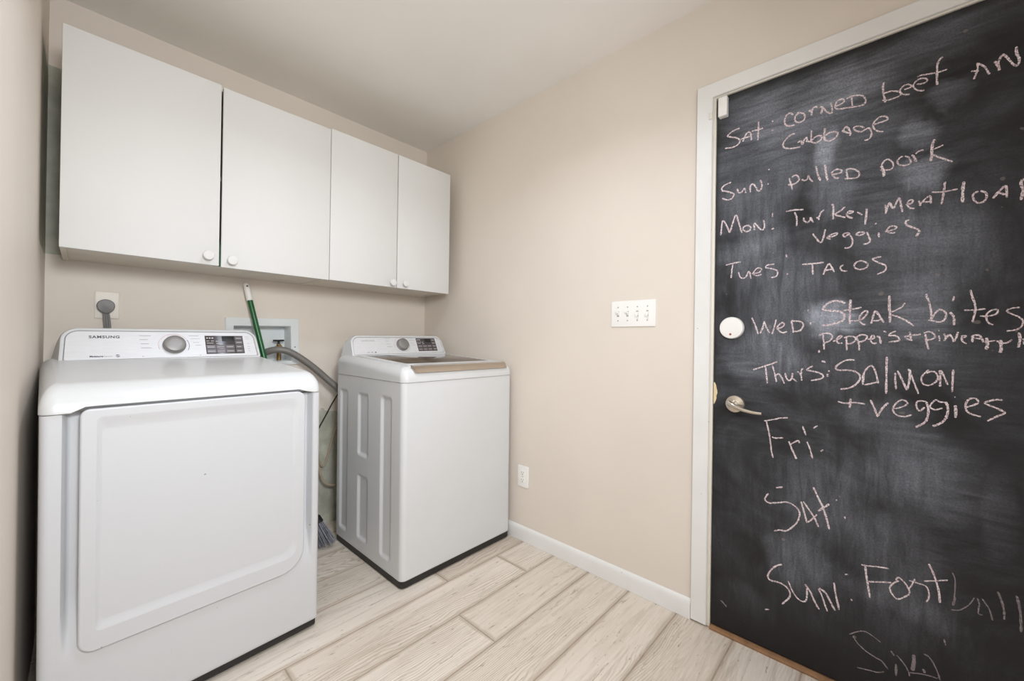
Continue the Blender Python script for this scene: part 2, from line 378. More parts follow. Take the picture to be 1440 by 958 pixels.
"peppers_pineapple":[[70,1.0,-22530,11233,-22558,10990,-22564,10747],[70,1.0,-22414,11208,-22559,11277,-22712,11269,-22769,11184,-22714,11040,-22562,10965],[69,1.0,-22790,11016,-22920,11089,-23011,11185,-22956,11197,-22883,11089,-22921,10970,-23032,10971],[68,1.0,-23121,11185,-23132,10949,-23140,10737],[68,1.0,-23067,11138,-23193,11185,-23319,11162,-23355,11092,-23267,10975,-23141,10949],[67,1.0,-23372,11139,-23427,10953,-23432,10745],[67,1.0,-23337,11092,-23424,11209,-23564,11232,-23616,11163,-23548,11048,-23426,11012],[66,1.0,-23634,11094,-23770,11118,-23769,11209,-23718,11186,-23694,11072,-23754,10970,-23839,10982],[78,1.0,-23837,11186,-23904,11141,-23931,10961],[65,1.0,-23985,11340,-24051,11317],[64,1.0,-24262,11342,-24149,11276,-24117,11209,-24231,11209,-24319,11143,-24312,11055,-24103,11019],[63,1.0,-24437,11166,-24562,11210,-24710,11231],[71,1.0,-24553,11319,-24569,11188,-24586,11057],[63,1.0,-24469,11122,-24609,11058],[62,1.0,-24710,11220,-24778,11253],[70,1.0,-24875,11252,-24892,11060,-24938,10816],[62,1.0,-24838,11285,-24949,11320,-25045,11252,-25060,11157,-24995,11104,-24884,11071],[65,1.0,-25140,11210,-25155,11052],[61,1.0,-25129,11347,-25149,11353],[60,1.0,-25233,11262,-25276,11158,-25242,11053],[68,1.0,-25262,11116,-25339,11231,-25396,11148,-25425,11045,-25466,11148,-25506,11313],[59,1.0,-25562,11190,-25630,11210,-25651,11169,-25576,11149,-25591,11046,-25666,10986],[70,1.0,-25773,11028,-25772,11190,-25845,11220,-25911,11190,-25965,11030],[58,1.0,-25752,11149,-25938,11120],[96,1.0,-26016,11151,-26036,10991,-26018,10832],[57,1.0,-25984,11030,-26170,11082],[94,1.0,-26259,11093,-26272,10916,-26255,10759],[57,1.0,-26183,11072,-26284,11014,-26371,11025,-26451,11104],[85,1.0,-26565,11288,-26578,11115,-26556,10903],[62,1.0,-26620,11105,-26647,11115,-26648,10981]],
"thurs_salmon":[[77,1.0,-20541,9968,-20795,10076,-21044,10181,-21276,10296],[76,1.0,-20921,10109,-20958,9795,-20984,9520],[75,1.0,-21122,10172,-21203,9890,-21262,9582],[75,1.0,-21226,9787,-21313,9871,-21401,9773,-21490,9549],[74,1.0,-21507,9922,-21552,9733,-21638,9663,-21700,9769,-21720,9923],[73,1.0,-21700,9769,-21848,9641],[72,1.0,-21854,9995,-21948,9888,-21981,9689],[72,1.0,-21959,9888,-21977,10065,-22018,10092],[71,1.0,-22278,10193,-22169,10126,-22130,10049,-22290,10021,-22467,9971,-22555,9880,-22488,9790,-22233,9709],[79,1.0,-22511,10376,-22608,10332],[69,1.0,-22678,10062,-22720,10045],[74,1.0,-22660,9960,-22661,9868],[75,1.0,-22440,10728,-22431,10642],[72,1.0,-23332,10429,-23214,10444,-23062,10389,-22909,10253,-22869,10151,-22955,10098,-23174,10111,-23367,10067,-23463,9948,-23433,9779,-23308,9615,-23158,9531,-22994,9494],[66,1.0,-23529,9676,-23527,9897,-23566,10080,-23658,10237,-23729,10282,-23791,10189,-23844,9974,-23886,9747],[66,1.0,-23570,9679,-23724,9733,-23895,9802],[66,1.0,-23556,10065,-23539,9704],[82,1.0,-24067,10568,-24065,10151,-24061,9452],[64,1.0,-24256,10096,-24258,9870,-24279,9606],[72,1.0,-24303,10165,-24410,9882,-24506,9601],[75,1.0,-24516,9615,-24559,9920,-24566,10207],[71,1.0,-24538,10232,-24615,9976,-24747,9520],[61,1.0,-24947,10230,-24850,10096,-24803,9964,-24843,9813,-24960,9784,-25082,9883,-25133,10013,-25080,10162,-24992,10182,-24903,10125],[72,1.0,-25169,10230,-25176,10017,-25173,9764],[60,1.0,-25192,10232,-25253,10047,-25323,9827],[71,1.0,-25424,10258,-25415,9984,-25409,9636]],
"plus_veggies":[[69,1.0,-22931,9096,-23097,9058,-23355,9102,-23586,9087],[81,1.0,-23243,9215,-23238,9060,-23218,8917],[79,1.0,-23708,9225,-23792,9016,-23885,8728],[82,1.0,-23885,8756,-23973,8984,-24109,9188],[64,1.0,-24227,9016,-24398,9090,-24528,9211,-24434,9305,-24321,9239,-24226,9069,-24227,8936,-24324,8829,-24476,8824,-24615,8895],[61,1.0,-24910,9306,-24803,9320,-24721,9285,-24704,9179,-24732,9079,-24787,9034,-24876,9148],[78,1.0,-24910,9306,-24948,9106,-24932,8849,-24862,8685,-24700,8544],[60,1.0,-25293,9325,-25173,9336,-25086,9377,-24999,9240,-24991,9150,-25088,9099,-25226,9166],[84,1.0,-25293,9350,-25329,9154,-25297,8900,-25195,8735,-25040,8623],[87,1.0,-25470,9271,-25480,9124,-25473,8925],[51,1.0,-25452,9501,-25472,9494],[66,1.0,-25661,9240,-25772,9298,-25881,9388,-25858,9485,-25770,9498,-25690,9422,-25654,9272,-25684,9142,-25759,9073,-25934,9015],[67,1.0,-26310,9513,-26158,9496,-26003,9402,-26089,9336,-26201,9284,-26340,9194,-26313,9137,-26203,9057,-26050,8916]],
"fri":[[66,1.0,-20903,8171,-21195,8267,-21391,8342,-21603,8381],[71,1.0,-20964,8192,-21049,7803,-21104,7436,-21137,7136,-21190,6924],[70,1.0,-21151,7656,-21222,7621,-21476,7672],[83,1.0,-21641,7580,-21680,7472,-21767,7238,-21864,7020],[68,1.0,-21680,7472,-21783,7571,-21903,7650,-21941,7566],[67,1.0,-22142,7659,-22225,7441,-22300,7134],[67,1.0,-22018,8165,-22112,7866],[61,1.0,-22317,8134,-22369,8193,-22422,8228],[61,1.0,-22509,7408,-22578,7470]],
"sat_blank":[[74,1.0,-21480,5970,-21285,5894],[75,1.0,-21067,5641,-20979,5486,-20969,5379,-21093,5309,-21356,5397,-21613,5483,-21803,5437,-21928,5323,-21970,5186,-21932,4974,-21831,4766,-21603,4502,-21410,4463,-21247,4370],[72,1.0,-22007,5620,-22091,5297,-22175,4952],[76,1.0,-22068,5637,-22251,5369,-22371,5186,-22482,4916],[71,1.0,-22175,4964,-22332,5149,-22439,5316],[82,1.0,-22332,6190,-22442,5914,-22581,5613,-22680,5281,-22759,4935],[82,1.0,-22467,5434,-22600,5583,-22751,5747],[55,1.0,-22908,5935,-22945,5922],[59,1.0,-23133,5469,-23152,5393]],
"sun_football":[[79,1.0,-21489,3298,-21338,3200,-21165,2976,-21078,2733,-21146,2618,-21323,2639,-21518,2632,-21668,2543,-21733,2394,-21693,2225,-21504,1936],[68,1.0,-21676,2800,-21795,2522,-21921,2352,-22045,2295,-22146,2328,-22194,2499,-22191,2818],[83,1.0,-22140,2895,-22282,2710,-22403,2445,-22522,2232],[70,1.0,-22496,2901,-22575,2741,-22654,2511,-22733,2270],[86,1.0,-22515,2933,-22689,2839,-22805,2627,-22929,2386],[73,1.0,-22892,3274,-22942,2903,-23030,2457],[59,1.0,-23164,3635,-23227,3672],[58,1.0,-23319,2930,-23337,2880],[60,1.0,-21002,1522,-21124,1579],[66,1.0,-23547,4102,-23642,4104,-23913,4177,-24167,4221],[79,1.0,-23643,4070,-23680,3708,-23717,3450,-23754,3170],[66,1.0,-23698,3636,-23967,3737,-24227,3829],[59,1.0,-24386,3946,-24291,3852,-24204,3704,-24205,3594,-24279,3449,-24375,3404,-24515,3532,-24607,3660,-24598,3786,-24511,3944,-24385,4045,-24322,3942],[54,1.0,-24718,4139,-24666,3966,-24605,3811],[54,1.0,-24603,4048,-24756,4048,-24936,4028,-24996,3916,-25005,3729,-24955,3580],[69,1.0,-24997,4689,-25079,4479,-25139,4272,-25199,3983,-25223,3681],[57,1.0,-24905,4157,-25110,4249,-25367,4377]],
"smudged_letters":[[47,0.4,-25454,4618,-25505,4429,-25500,4082,-25492,3956],[79,0.4,-25509,3963,-25469,3723],[44,0.5,-25429,3581,-25586,3642,-25731,3819,-25810,3977,-25857,4106],[46,0.5,-25912,4119,-25945,3966,-25931,3720,-26010,3709],[50,0.5,-25991,4142,-26077,4003,-26132,3886,-26180,3649],[64,0.4,-26265,4441,-26334,4214,-26373,3976,-26375,3767],[74,0.6,-26575,4485,-26620,4229,-26644,3966,-26653,3581],[43,0.6,-24008,1936,-23839,2028,-23657,2081,-23492,1998,-23287,1807],[53,0.6,-23372,1801,-23495,1619,-23699,1484,-23933,1407,-24039,1382,-24171,1230],[49,0.7,-23484,877,-23759,948,-23937,990,-24094,1092],[55,0.6,-24235,1796,-24313,1697],[84,0.6,-24349,1460,-24352,1134],[51,0.5,-24363,1736,-24515,1576,-24616,1379,-24633,1274],[124,0.9,-24717,1940,-24719,1713,-24697,1471],[82,0.8,-24920,1644,-24936,1540],[50,0.6,-24632,1377,-24905,1488,-25201,1536],[53,0.6,-24916,2071,-25011,2055,-25105,1928,-25199,1691,-25246,1519],[48,0.8,-25312,2706,-25336,2542],[59,0.6,-19567,1202,-19670,1137,-19773,1051]]}
DUST = [(-2.285, 1.195, 0.066, 0.064, 0.50), (-2.261, 1.719, 0.033, 0.075, 0.32), (-2.466, 1.707, 0.036, 0.046, 0.25), (-2.281, 1.574, 0.069, 0.074, 0.2), (-2.489, 1.584, 0.047, 0.049, 0.28), (-2.051, 1.436, 0.087, 0.103, 0.12), (-2.089, 1.05, 0.104, 0.101, 0.18), (-2.485, 1.187, 0.055, 0.123, 0.15), (-2.245, 0.587, 0.106, 0.14, 0.16), (-2.19, 0.356, 0.094, 0.096, 0.26), (-2.489, 0.696, 0.155, 0.102, 0.16), (-2.432, 0.47, 0.1, 0.105, 0.14), (-2.448, 0.33, 0.112, 0.042, 0.15), (-2.173, 1.904, 0.183, 0.098, 0.16), (-2.419, 1.958, 0.181, 0.064, 0.12), (-2.645, 0.642, 0.034, 0.111, 0.16), (-2.529, 1.796, 0.04, 0.044, 0.16), (-2.397, 0.866, 0.104, 0.065, 0.12), (-2.525, 1.406, 0.078, 0.08, 0.12), (-2.424, 1.423, 0.088, 0.17, 0.1), (-2.048, 1.721, 0.128, 0.233, 0.12), (-2.578, 1.338, 0.073, 0.116, 0.08), (-2.18, 1.247, 0.113, 0.145, 0.1), (-2.043, 0.144, 0.087, 0.077, 0.2), (-2.323, 1.778, 0.143, 0.158, 0.12), (-2.474, 0.774, 0.083, 0.082, 0.14)]



def chalkboard():
    k = NT('black_chalkboard_paint')
    P = k.pos()
    s = k.n('ShaderNodeSeparateXYZ')
    k.l(P, s.inputs[0])
    X, Y, Z = s.outputs
    wob = k.noise(P, 3.2, 4, 0.6)
    w2 = k.noise(P, 3.0, 4, 0.6, 1.5)
    total = k.math('MULTIPLY', k.range(k.noise(k.pos((1, 1.1, 1.4), (0.5, 0, 0)), 2.3, 5, 0.6, 1.2), 0.36, 0.74), 0.20)
    yy = k.math('ADD', Y, k.math('MULTIPLY', k.math('SUBTRACT', wob, 0.5), 0.16))
    zz = k.math('ADD', Z, k.math('MULTIPLY', k.math('SUBTRACT', w2, 0.5), 0.16))
    for (cy, cz, ry, rz, a) in DUST:
        dy = k.math('DIVIDE', k.math('SUBTRACT', yy, cy), ry * 1.35)
        dz = k.math('DIVIDE', k.math('SUBTRACT', zz, cz), rz * 1.35)
        r = k.math('ADD', k.math('MULTIPLY', dy, dy), k.math('MULTIPLY', dz, dz))
        total = k.math('ADD', total, k.range(r, 0.0, 1.0, a * 1.05, 0.0, True))
    swipe1 = k.noise(k.pos((1, 2.0, 16), (0.45, 0, 0)), 3.0, 5, 0.65, 0.7)
    swipe2 = k.noise(k.pos((1, 14, 2.2), (0.2, 0, 0)), 3.0, 5, 0.65, 0.8)
    sel = k.math('MULTIPLY', k.range(k.noise(P, 1.6, 2), 0.45, 0.55), k.range(Z, 1.55, 1.8, 1.0, 0.0))
    sw = k.math('ADD', k.math('MULTIPLY', swipe1, k.math('SUBTRACT', 1.0, sel)), k.math('MULTIPLY', swipe2, sel))
    sw = k.range(sw, 0.26, 0.74, 0.38, 1.62)
    speck = k.range(k.noise(P, 190, 3, 0.7), 0.3, 0.7, 0.65, 1.35)
    # wiped margins of the board hold less dust
    edge = k.math('MINIMUM', k.range(Z, 0.06, 0.36, 0.08, 0.80, True), k.range(Y, -2.66, -2.42, 0.36, 1.0, True))
    edge = k.math('MULTIPLY', edge, k.range(Z, 0.3, 1.5, 0.66, 1.25, True))
    edge = k.math('MINIMUM', edge, k.range(Z, 1.99, 2.03, 1.0, 0.2, True))
    edge = k.math('MINIMUM', edge, k.range(Y, -1.94, -1.921, 1.0, 0.3, True))
    f = k.math('MULTIPLY', k.math('MULTIPLY', total, sw), k.math('MULTIPLY', speck, edge), clamp=True)
    col = k.mix(f, srgb(32, 32, 33), srgb(182, 187, 199))
    # bare specks where the paint has chipped
    chip = k.range(k.noise(P, 42, 2, 0.3), 0.765, 0.775)
    col = k.mix(k.math('MULTIPLY', chip, 0.3), col, srgb(150, 140, 130))
    k.l(col, k.p.inputs['Base Color'])
    k.p.inputs['Roughness'].default_value = 0.62
    k.p.inputs['Specular IOR Level'].default_value = 0.35
    k.bump(k.noise(P, 240, 2), 0.08, 0.001)
    return k.m


MAT['chalkboard'] = chalkboard()


def chalk(name, strength):
    k = NT(name)
    P = k.pos()
    k.l(k.ramp(k.noise(P, 30, 2), [(0.3, srgb(226, 202, 206)), (0.7, srgb(246, 233, 234))]), k.p.inputs['Base Color'])
    k.p.inputs['Roughness'].default_value = 0.9
    g = k.noise(P, 260, 2, 0.6)
    a = k.range(g, 0.34, 0.56, 0.22 * strength, strength)
    k.l(a, k.p.inputs['Alpha'])
    return k.m


MAT['chalk'] = chalk('pink_chalk', 0.95)
MAT['chalk_faint'] = chalk('smudged_chalk', 0.30)

# ---------------------------------------------------------------- mesh helpers


def obj(name, bm, mat, parent=None, smooth=30, loc=None, rotz=None, normals=True, weighted=False):
    me = bpy.data.meshes.new(name)
    if normals:
        bmesh.ops.recalc_face_normals(bm, faces=bm.faces)
    bm.to_mesh(me)
    bm.free()
    mats = mat if isinstance(mat, (list, tuple)) else [mat]
    for m in mats:
        me.materials.append(MAT[m])
    if smooth:
        for f in me.polygons:
            f.use_smooth = True
        me.set_sharp_from_angle(angle=math.radians(smooth))
    o = bpy.data.objects.new(name, me)
    COL.objects.link(o)
    if weighted:
        w = o.modifiers.new('weighted_normals', 'WEIGHTED_NORMAL')
        w.keep_sharp = True
        w.weight = 60
    if parent is not None:
        o.parent = parent
    if loc is not None:
        o.location = loc
    if rotz is not None:
        o.rotation_euler = (0, 0, rotz)
    return o


def tag(o, label=None, cat=None, group=None, kind=None):
    if label:
        o['label'] = label
    if cat:
        o['category'] = cat
    if group:
        o['group'] = group
    if kind:
        o['kind'] = kind
    return o


def thing(name, label, cat, loc=(0, 0, 0), rotz=0.0, group=None, kind=None):
    o = bpy.data.objects.new(name, None)
    o.empty_display_size = 0.1
    COL.objects.link(o)
    o.location = loc
    o.rotation_euler = (0, 0, rotz)
    return tag(o, label, cat, group, kind)


def box(bm, x0, x1, y0, y1, z0, z1, bevel=0.0, seg=2):
    g = bmesh.ops.create_cube(bm, size=1.0)
    vs = g['verts']
    for v in vs:
        v.co = Vector((x0 + (v.co.x + 0.5) * (x1 - x0), y0 + (v.co.y + 0.5) * (y1 - y0), z0 + (v.co.z + 0.5) * (z1 - z0)))
    if bevel:
        es = list({e for v in vs for e in v.link_edges})
        bmesh.ops.bevel(bm, geom=es, offset=bevel, segments=seg, affect='EDGES', profile=0.5)
    return bm


def bx(*a, **k):
    return box(bmesh.new(), *a, **k)


def loft(bm, rings, cap0=True, cap1=True, closed=True):
    vr = [[bm.verts.new(p) for p in r] for r in rings]
    n = len(rings[0])
    for a, b in zip(vr[:-1], vr[1:]):
        for i in range(n if closed else n - 1):
            j = (i + 1) % n
            bm.faces.new((a[i], a[j], b[j], b[i]))
    if cap0:
        bm.faces.new(vr[0][::-1])
    if cap1:
        bm.faces.new(vr[-1])
    return bm


def rrect(x0, x1, y0, y1, r, n=6):
    """rounded rectangle outline, r = (bl, br, tr, tl) or one radius"""
    if not isinstance(r, (tuple, list)):
        r = (r,) * 4
    pts = []
    cs = [(x0 + r[0], y0 + r[0], 180, r[0]), (x1 - r[1], y0 + r[1], 270, r[1]),
          (x1 - r[2], y1 - r[2], 0, r[2]), (x0 + r[3], y1 - r[3], 90, r[3])]
    for cx, cy, a0, rr in cs:
        for i in range(n + 1):
            a = math.radians(a0 + 90.0 * i / n)
            pts.append((cx + rr * math.cos(a), cy + rr * math.sin(a)))
    return pts


def tube(bm, pts, r, n=10, cap=True, flat=1.0):
    pts = [Vector(p) for p in pts]
    rings = []
    prev = None
    for i, p in enumerate(pts):
        t = (pts[min(i + 1, len(pts) - 1)] - pts[max(i - 1, 0)]).normalized()
        if prev is None:
            a = Vector((0, 0, 1)) if abs(t.z) < 0.9 else Vector((1, 0, 0))
            u = t.cross(a).normalized()
        else:
            u = (prev - t * prev.dot(t)).normalized()
        prev = u
        w = t.cross(u)
        rr = r[i] if isinstance(r, (list, tuple)) else r
        rings.append([p + (u * math.cos(2 * math.pi * k / n) + w * math.sin(2 * math.pi * k / n) * flat) * rr for k in range(n)])
    return loft(bm, rings, cap, cap)


def smooth_path(pts, sub=8):
    P = [Vector(p) for p in pts]
    out = []
    for i in range(len(P) - 1):
        p0 = P[max(i - 1, 0)]
        p1, p2 = P[i], P[i + 1]
        p3 = P[min(i + 2, len(P) - 1)]
        for k in range(sub):
            t = k / sub
            out.append(0.5 * ((2 * p1) + (p2 - p0) * t + (2 * p0 - 5 * p1 + 4 * p2 - p3) * t * t + (3 * p1 - p0 - 3 * p2 + p3) * t ** 3))
    out.append(P[-1])
    return out


def lathe(bm, prof, n=32, M=None):
    """prof: list of (radius, height); axis local +Z, M places it"""
    rings = []
    for r, h in prof:
        rings.append([Vector((r * math.cos(2 * math.pi * k / n), r * math.sin(2 * math.pi * k / n), h)) for k in range(n)])
    if M is not None:
        rings = [[M @ v for v in r] for r in rings]
    return loft(bm, rings)


def axis_to(loc, d):
    return Matrix.Translation(loc) @ Vector(d).to_track_quat('Z', 'Y').to_matrix().to_4x4()


def text_bm(body, size, M, extrude=0.0004, spacing=1.0, align='LEFT', squash=1.0, bold=0.0):
    cu = bpy.data.curves.new('lettering', 'FONT')
    cu.body = body
    cu.size = size
    cu.extrude = extrude
    cu.offset = bold
    cu.space_character = spacing
    cu.align_x = align
    cu.resolution_u = 3
    o = bpy.data.objects.new('lettering', cu)
    COL.objects.link(o)
    me = bpy.data.meshes.new_from_object(o)
    bm = bmesh.new()
    bm.from_mesh(me)
    bpy.data.objects.remove(o)
    bpy.data.curves.remove(cu)
    bpy.data.meshes.remove(me)
    bmesh.ops.transform(bm, matrix=M @ Matrix.Diagonal((squash, 1, 1, 1)), verts=bm.verts)
    return bm


def sstep(a, b, x):
    t = max(0.0, min(1.0, (x - a) / (b - a)))
    return t * t * (3 - 2 * t)


def sd_rrect(px, py, x0, x1, y0, y1, r):
    cx, cy = (x0 + x1) / 2, (y0 + y1) / 2
    qx = abs(px - cx) - (x1 - x0) / 2 + r
    qy = abs(py - cy) - (y1 - y0) / 2 + r
    return math.hypot(max(qx, 0), max(qy, 0)) + min(max(qx, qy), 0) - r

# ================================================================ the room
HC = 2.4246
XL = -1.763
YB = -3.45


def build_floor():
    bm = bmesh.new()
    up = bm.loops.layers.uv.new('plank')
    ue = bm.loops.layers.uv.new('edge')
    g = 0.0022
    pitch, y0 = 0.2065, -0.970
    joints = {-3: -0.12, -2: -0.62, -1: -0.17, 0: -0.52, 1: -0.212, 2: -0.627, 3: -0.90, 4: -0.66, 5: -0.84, 6: -0.70}
    L = 0.98
    f0 = bm.faces.new([bm.verts.new(v) for v in ((XL - .1, YB - .1, -0.0016), (.1, YB - .1, -0.0016), (.1, .1, -0.0016), (XL - .1, .1, -0.0016))])
    f0.material_index = 1
    k = -6
    rnd = random.Random(3)
    while True:
        # row k spans y0-(k-1)*pitch .. y0-k*pitch : row 0 lies just behind the line y0
        yt = y0 - (k - 1) * pitch
        yb = yt - pitch
        if yt < YB - 0.1:
            break
        if yb > 0.1:
            k += 1
            continue
        j = joints.get(k, -rnd.random() * L)
        xs = []
        x = j
        while x > XL - 0.1:
            x -= L
        while x < 0.1:
            xs.append(x)
            x += L
        xs.append(x)
        for a, b in zip(xs[:-1], xs[1:]):
            X0, X1 = max(a + g, XL - .1), min(b - g, .1)
            Y0, Y1 = max(yb + g, YB - .1), min(yt - g, .1)
            if X1 - X0 < .01 or Y1 - Y0 < .01:
                continue
            ou, ov = rnd.random() * 40, rnd.random() * 40
            nx, ny = 2, 2
            e = 0.0016
            # bevelled plank: outer low ring then top split so that the edge distance interpolates
            top = 0.0
            mx, my = (X0 + X1) / 2, (Y0 + Y1) / 2
            h = (Y1 - Y0) / 2
            pts = {'o': [(X0, Y0), (X1, Y0), (X1, Y1), (X0, Y1)],
                   'i': [(X0 + e, Y0 + e), (X1 - e, Y0 + e), (X1 - e, Y1 - e), (X0 + e, Y1 - e)]}
            ov_ = [bm.verts.new((p[0], p[1], -0.0014)) for p in pts['o']]
            iv_ = [bm.verts.new((p[0], p[1], top)) for p in pts['i']]
            c0 = bm.verts.new((min(X0 + h, mx), my, top))
            c1 = bm.verts.new((max(X1 - h, mx), my, top))
            faces = [(iv_[0], iv_[1], c1, c0), (iv_[1], iv_[2], c1), (iv_[2], iv_[3], c0, c1), (iv_[3], iv_[0], c0)]
            for i in range(4):
                q = (i + 1) % 4
                faces.append((ov_[i], ov_[q], iv_[q], iv_[i]))
            for fv in faces:
                f = bm.faces.new(fv)
                for lp in f.loops:
                    c = lp.vert.co
                    lp[up].uv = (c.x - X0 + ou, c.y - Y0 + ov)
                    dd = max(0.0, min(c.x - X0, X1 - c.x, c.y - Y0, Y1 - c.y))
                    lp[ue].uv = (dd, dd)
        k += 1
    o = obj('floor', bm, ['tile', 'grout'], smooth=0)
    # solid bed under the tiles
    return tag(o, 'floor of pale wood-look plank tiles', 'floor', kind='structure')


FLOOR = build_floor()

tag(obj('ceiling', bx(XL - .1, .1, YB - .1, .1, HC, HC + .1), 'ceiling', smooth=0), 'plain beige painted ceiling', 'ceiling', kind='structure')

# outlet box opening in the back wall
OBX0, OBX1, OBZ0, OBZ1 = -1.142, -0.872, 0.955, 1.152


def wall_with_hole(axis, a0, a1, z0, z1, c0, c1, holes):
    """slab across c0..c1, spanning a0..a1 x z0..z1, with rectangular holes"""
    bm = bmesh.new()
    As = sorted({a0, a1, *[h[0] for h in holes], *[h[1] for h in holes]})
    Zs = sorted({z0, z1, *[h[2] for h in holes], *[h[3] for h in holes]})

    def inside(a, z):
        return any(h[0] < a < h[1] and h[2] < z < h[3] for h in holes)

    def P(a, z, c):
        return (a, c, z) if axis == 'x' else (c, a, z)
    na, nz = len(As) - 1, len(Zs) - 1
    solid = [[not inside((As[i] + As[i + 1]) / 2, (Zs[j] + Zs[j + 1]) / 2) for j in range(nz)] for i in range(na)]
    V = {}

    def vert(i, j, s):
        if (i, j, s) not in V:
            V[(i, j, s)] = bm.verts.new(P(As[i], Zs[j], c1 if s else c0))
        return V[(i, j, s)]
    for i in range(na):
        for j in range(nz):
            if not solid[i][j]:
                continue
            for s in (0, 1):
                bm.faces.new((vert(i, j, s), vert(i + 1, j, s), vert(i + 1, j + 1, s), vert(i, j + 1, s)))
            for di, dj, e in ((-1, 0, ((i, j), (i, j + 1))), (1, 0, ((i + 1, j), (i + 1, j + 1))), (0, -1, ((i, j), (i + 1, j))), (0, 1, ((i, j + 1), (i + 1, j + 1)))):
                ii, jj = i + di, j + dj
                if 0 <= ii < na and 0 <= jj < nz and solid[ii][jj]:
                    continue
                (p, q) = e
                bm.faces.new((vert(*p, 0), vert(*q, 0), vert(*q, 1), vert(*p, 1)))
    return bm


DY0, DY1 = -2.745, -1.906      # door opening
DZ = 2.046
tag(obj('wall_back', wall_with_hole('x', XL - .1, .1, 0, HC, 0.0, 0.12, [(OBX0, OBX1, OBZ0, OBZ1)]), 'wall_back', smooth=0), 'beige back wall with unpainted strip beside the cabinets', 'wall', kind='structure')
tag(obj('wall_right', wall_with_hole('y', YB - .1, .1, 0, HC, 0.0, 0.12, [(DY0, DY1, -.01, DZ)]), 'wall', smooth=0), 'beige right wall with the door opening', 'wall', kind='structure')
tag(obj('wall_left', bx(XL - .1, XL, YB - .1, .1, 0, HC), 'wall_left', smooth=0), 'beige left wall close beside the dryer', 'wall', kind='structure')
tag(obj('wall_front', wall_with_hole('x', XL - .1, .1, 0, HC, YB - .1, YB, [(-1.70, -0.72, -.01, 2.05)]), 'wall', smooth=0), 'beige wall opposite the cabinets with a doorway added to let in light', 'wall', kind='structure')  # unseen doorway, placed to let world light in from the left


def board_profile(y0, y1, h, t, nicks=()):
    """baseboard along y against x=0, eased top"""
    bm = bmesh.new()
    prof = [(0, 0.0005), (-t, 0.0005), (-t, h * 0.72), (-t * 0.82, h * 0.86), (-t * 0.5, h * 0.95), (0, h)]
    rings = []
    for y in (y0, y1):
        rings.append([(x, y, z) for x, z in prof])
    return loft(bm, rings)


tag(obj('baseboard_right', board_profile(-0.002, -1.8495, 0.078, 0.012), 'trim', smooth=40), 'white painted baseboard along the right wall', 'baseboard', kind='structure')

# door casing
CW = 0.058
yc0, yc1 = -1.851, -1.909


def casing_frame():
    """one mitred U of flat casing round the opening"""
    o = [(yc0, 0.009), (yc0, 2.0935), (-2.80, 2.0935), (-2.80, 0.009)]
    n = [(yc1, 0.009), (yc1, 2.0375), (-2.742, 2.0375), (-2.742, 0.009)]
    e = 0.0025
    oi = [(yc0 - e, 0.009), (yc0 - e, 2.0935 - e), (-2.80 + e, 2.0935 - e), (-2.80 + e, 0.009)]
    ni = [(yc1 + e, 0.009), (yc1 + e, 2.0375 + e), (-2.742 - e, 2.0375 + e), (-2.742 - e, 0.009)]
    bm = bmesh.new()
    sec = [(o, 0.0), (o, -0.0125), (oi, -0.015), (ni, -0.015), (n, -0.0125), (n, 0.0)]
    V = [[bm.verts.new((x, p[0], p[1])) for p in path] for path, x in sec]
    for a_, b_ in zip(V, V[1:] + V[:1]):
        for q in range(3):
            bm.faces.new((a_[q], a_[q + 1], b_[q + 1], b_[q]))
    for q in (0, 3):
        bm.faces.new([r[q] for r in V])
    return bm


tag(obj('trim_1', casing_frame(), 'trim'), 'white flat casing framing the chalkboard door', 'trim', kind='structure')

# jamb liner
jb = bmesh.new()
box(jb, -0.004, 0.119, -1.9195, -1.9075, 0.003, 2.045, 0.001)
box(jb, -0.004, 0.119, -2.744, -2.732, 0.003, 2.045, 0.001)
box(jb, -0.004, 0.119, -2.7318, -1.9197, 2.033, 2.045, 0.001)
tag(obj('trim_2', jb, 'jamb'), 'cream painted door jamb lining the opening', 'trim', kind='structure')
tag(obj('trim_3', bx(-0.016, 0.10, -2.7315, -1.9198, 0.0005, 0.0125, 0.003), 'threshold'), 'worn brown wooden threshold under the chalkboard door', 'threshold', kind='structure')

# ================================================================ chalkboard door
door = thing('door_1', 'black chalkboard-painted door with weekly dinner menu in pink chalk', 'door', (0, 0, 0), kind='structure')
YD0, YD1 = -2.7295, -1.9225
obj('door_slab', bx(0.0, 0.04, YD0, YD1, 0.017, 2.0305, 0.0012), 'chalkboard', door)


def ribbon_strokes(strokes, jig, want):
    bm = bmesh.new()
    rnd = random.Random(11)
    for i, st in enumerate(strokes):
        w, a, c = st[0] * 0.62e-4, st[1], st[2:]
        P = [Vector((c[q] * 1e-4, c[q + 1] * 1e-4)) for q in range(0, len(c), 2)]
        if len(P) < 2:
            continue
        P3 = [Vector((p.x, p.y, 0)) for p in P]
        S = smooth_path(P3, 6 if len(P3) > 2 else 4)
        n = len(S)
        L_, R_ = [], []
        for q in range(n):
            t = (S[min(q + 1, n - 1)] - S[max(q - 1, 0)])
            if t.length < 1e-7:
                t = Vector((1, 0, 0))
            t.normalize()
            nn = Vector((-t.y, t.x, 0))
            hw = 0.5 * w * (1 + jig * (rnd.random() - 0.5))
            if q in (0, n - 1):
                hw *= 0.6
            off = nn * (rnd.random() - 0.5) * w * 0.15
            L_.append(S[q] + off + nn * hw)
            R_.append(S[q] + off - nn * hw)
        z = -0.00045 - 0.00001 * (i % 7)
        vl = [bm.verts.new((z, p.x, p.y)) for p in L_]
        vr = [bm.verts.new((z, p.x, p.y)) for p in R_]
        for q in range(n - 1):
            bm.faces.new((vl[q], vl[q + 1], vr[q + 1], vr[q]))
    return bm


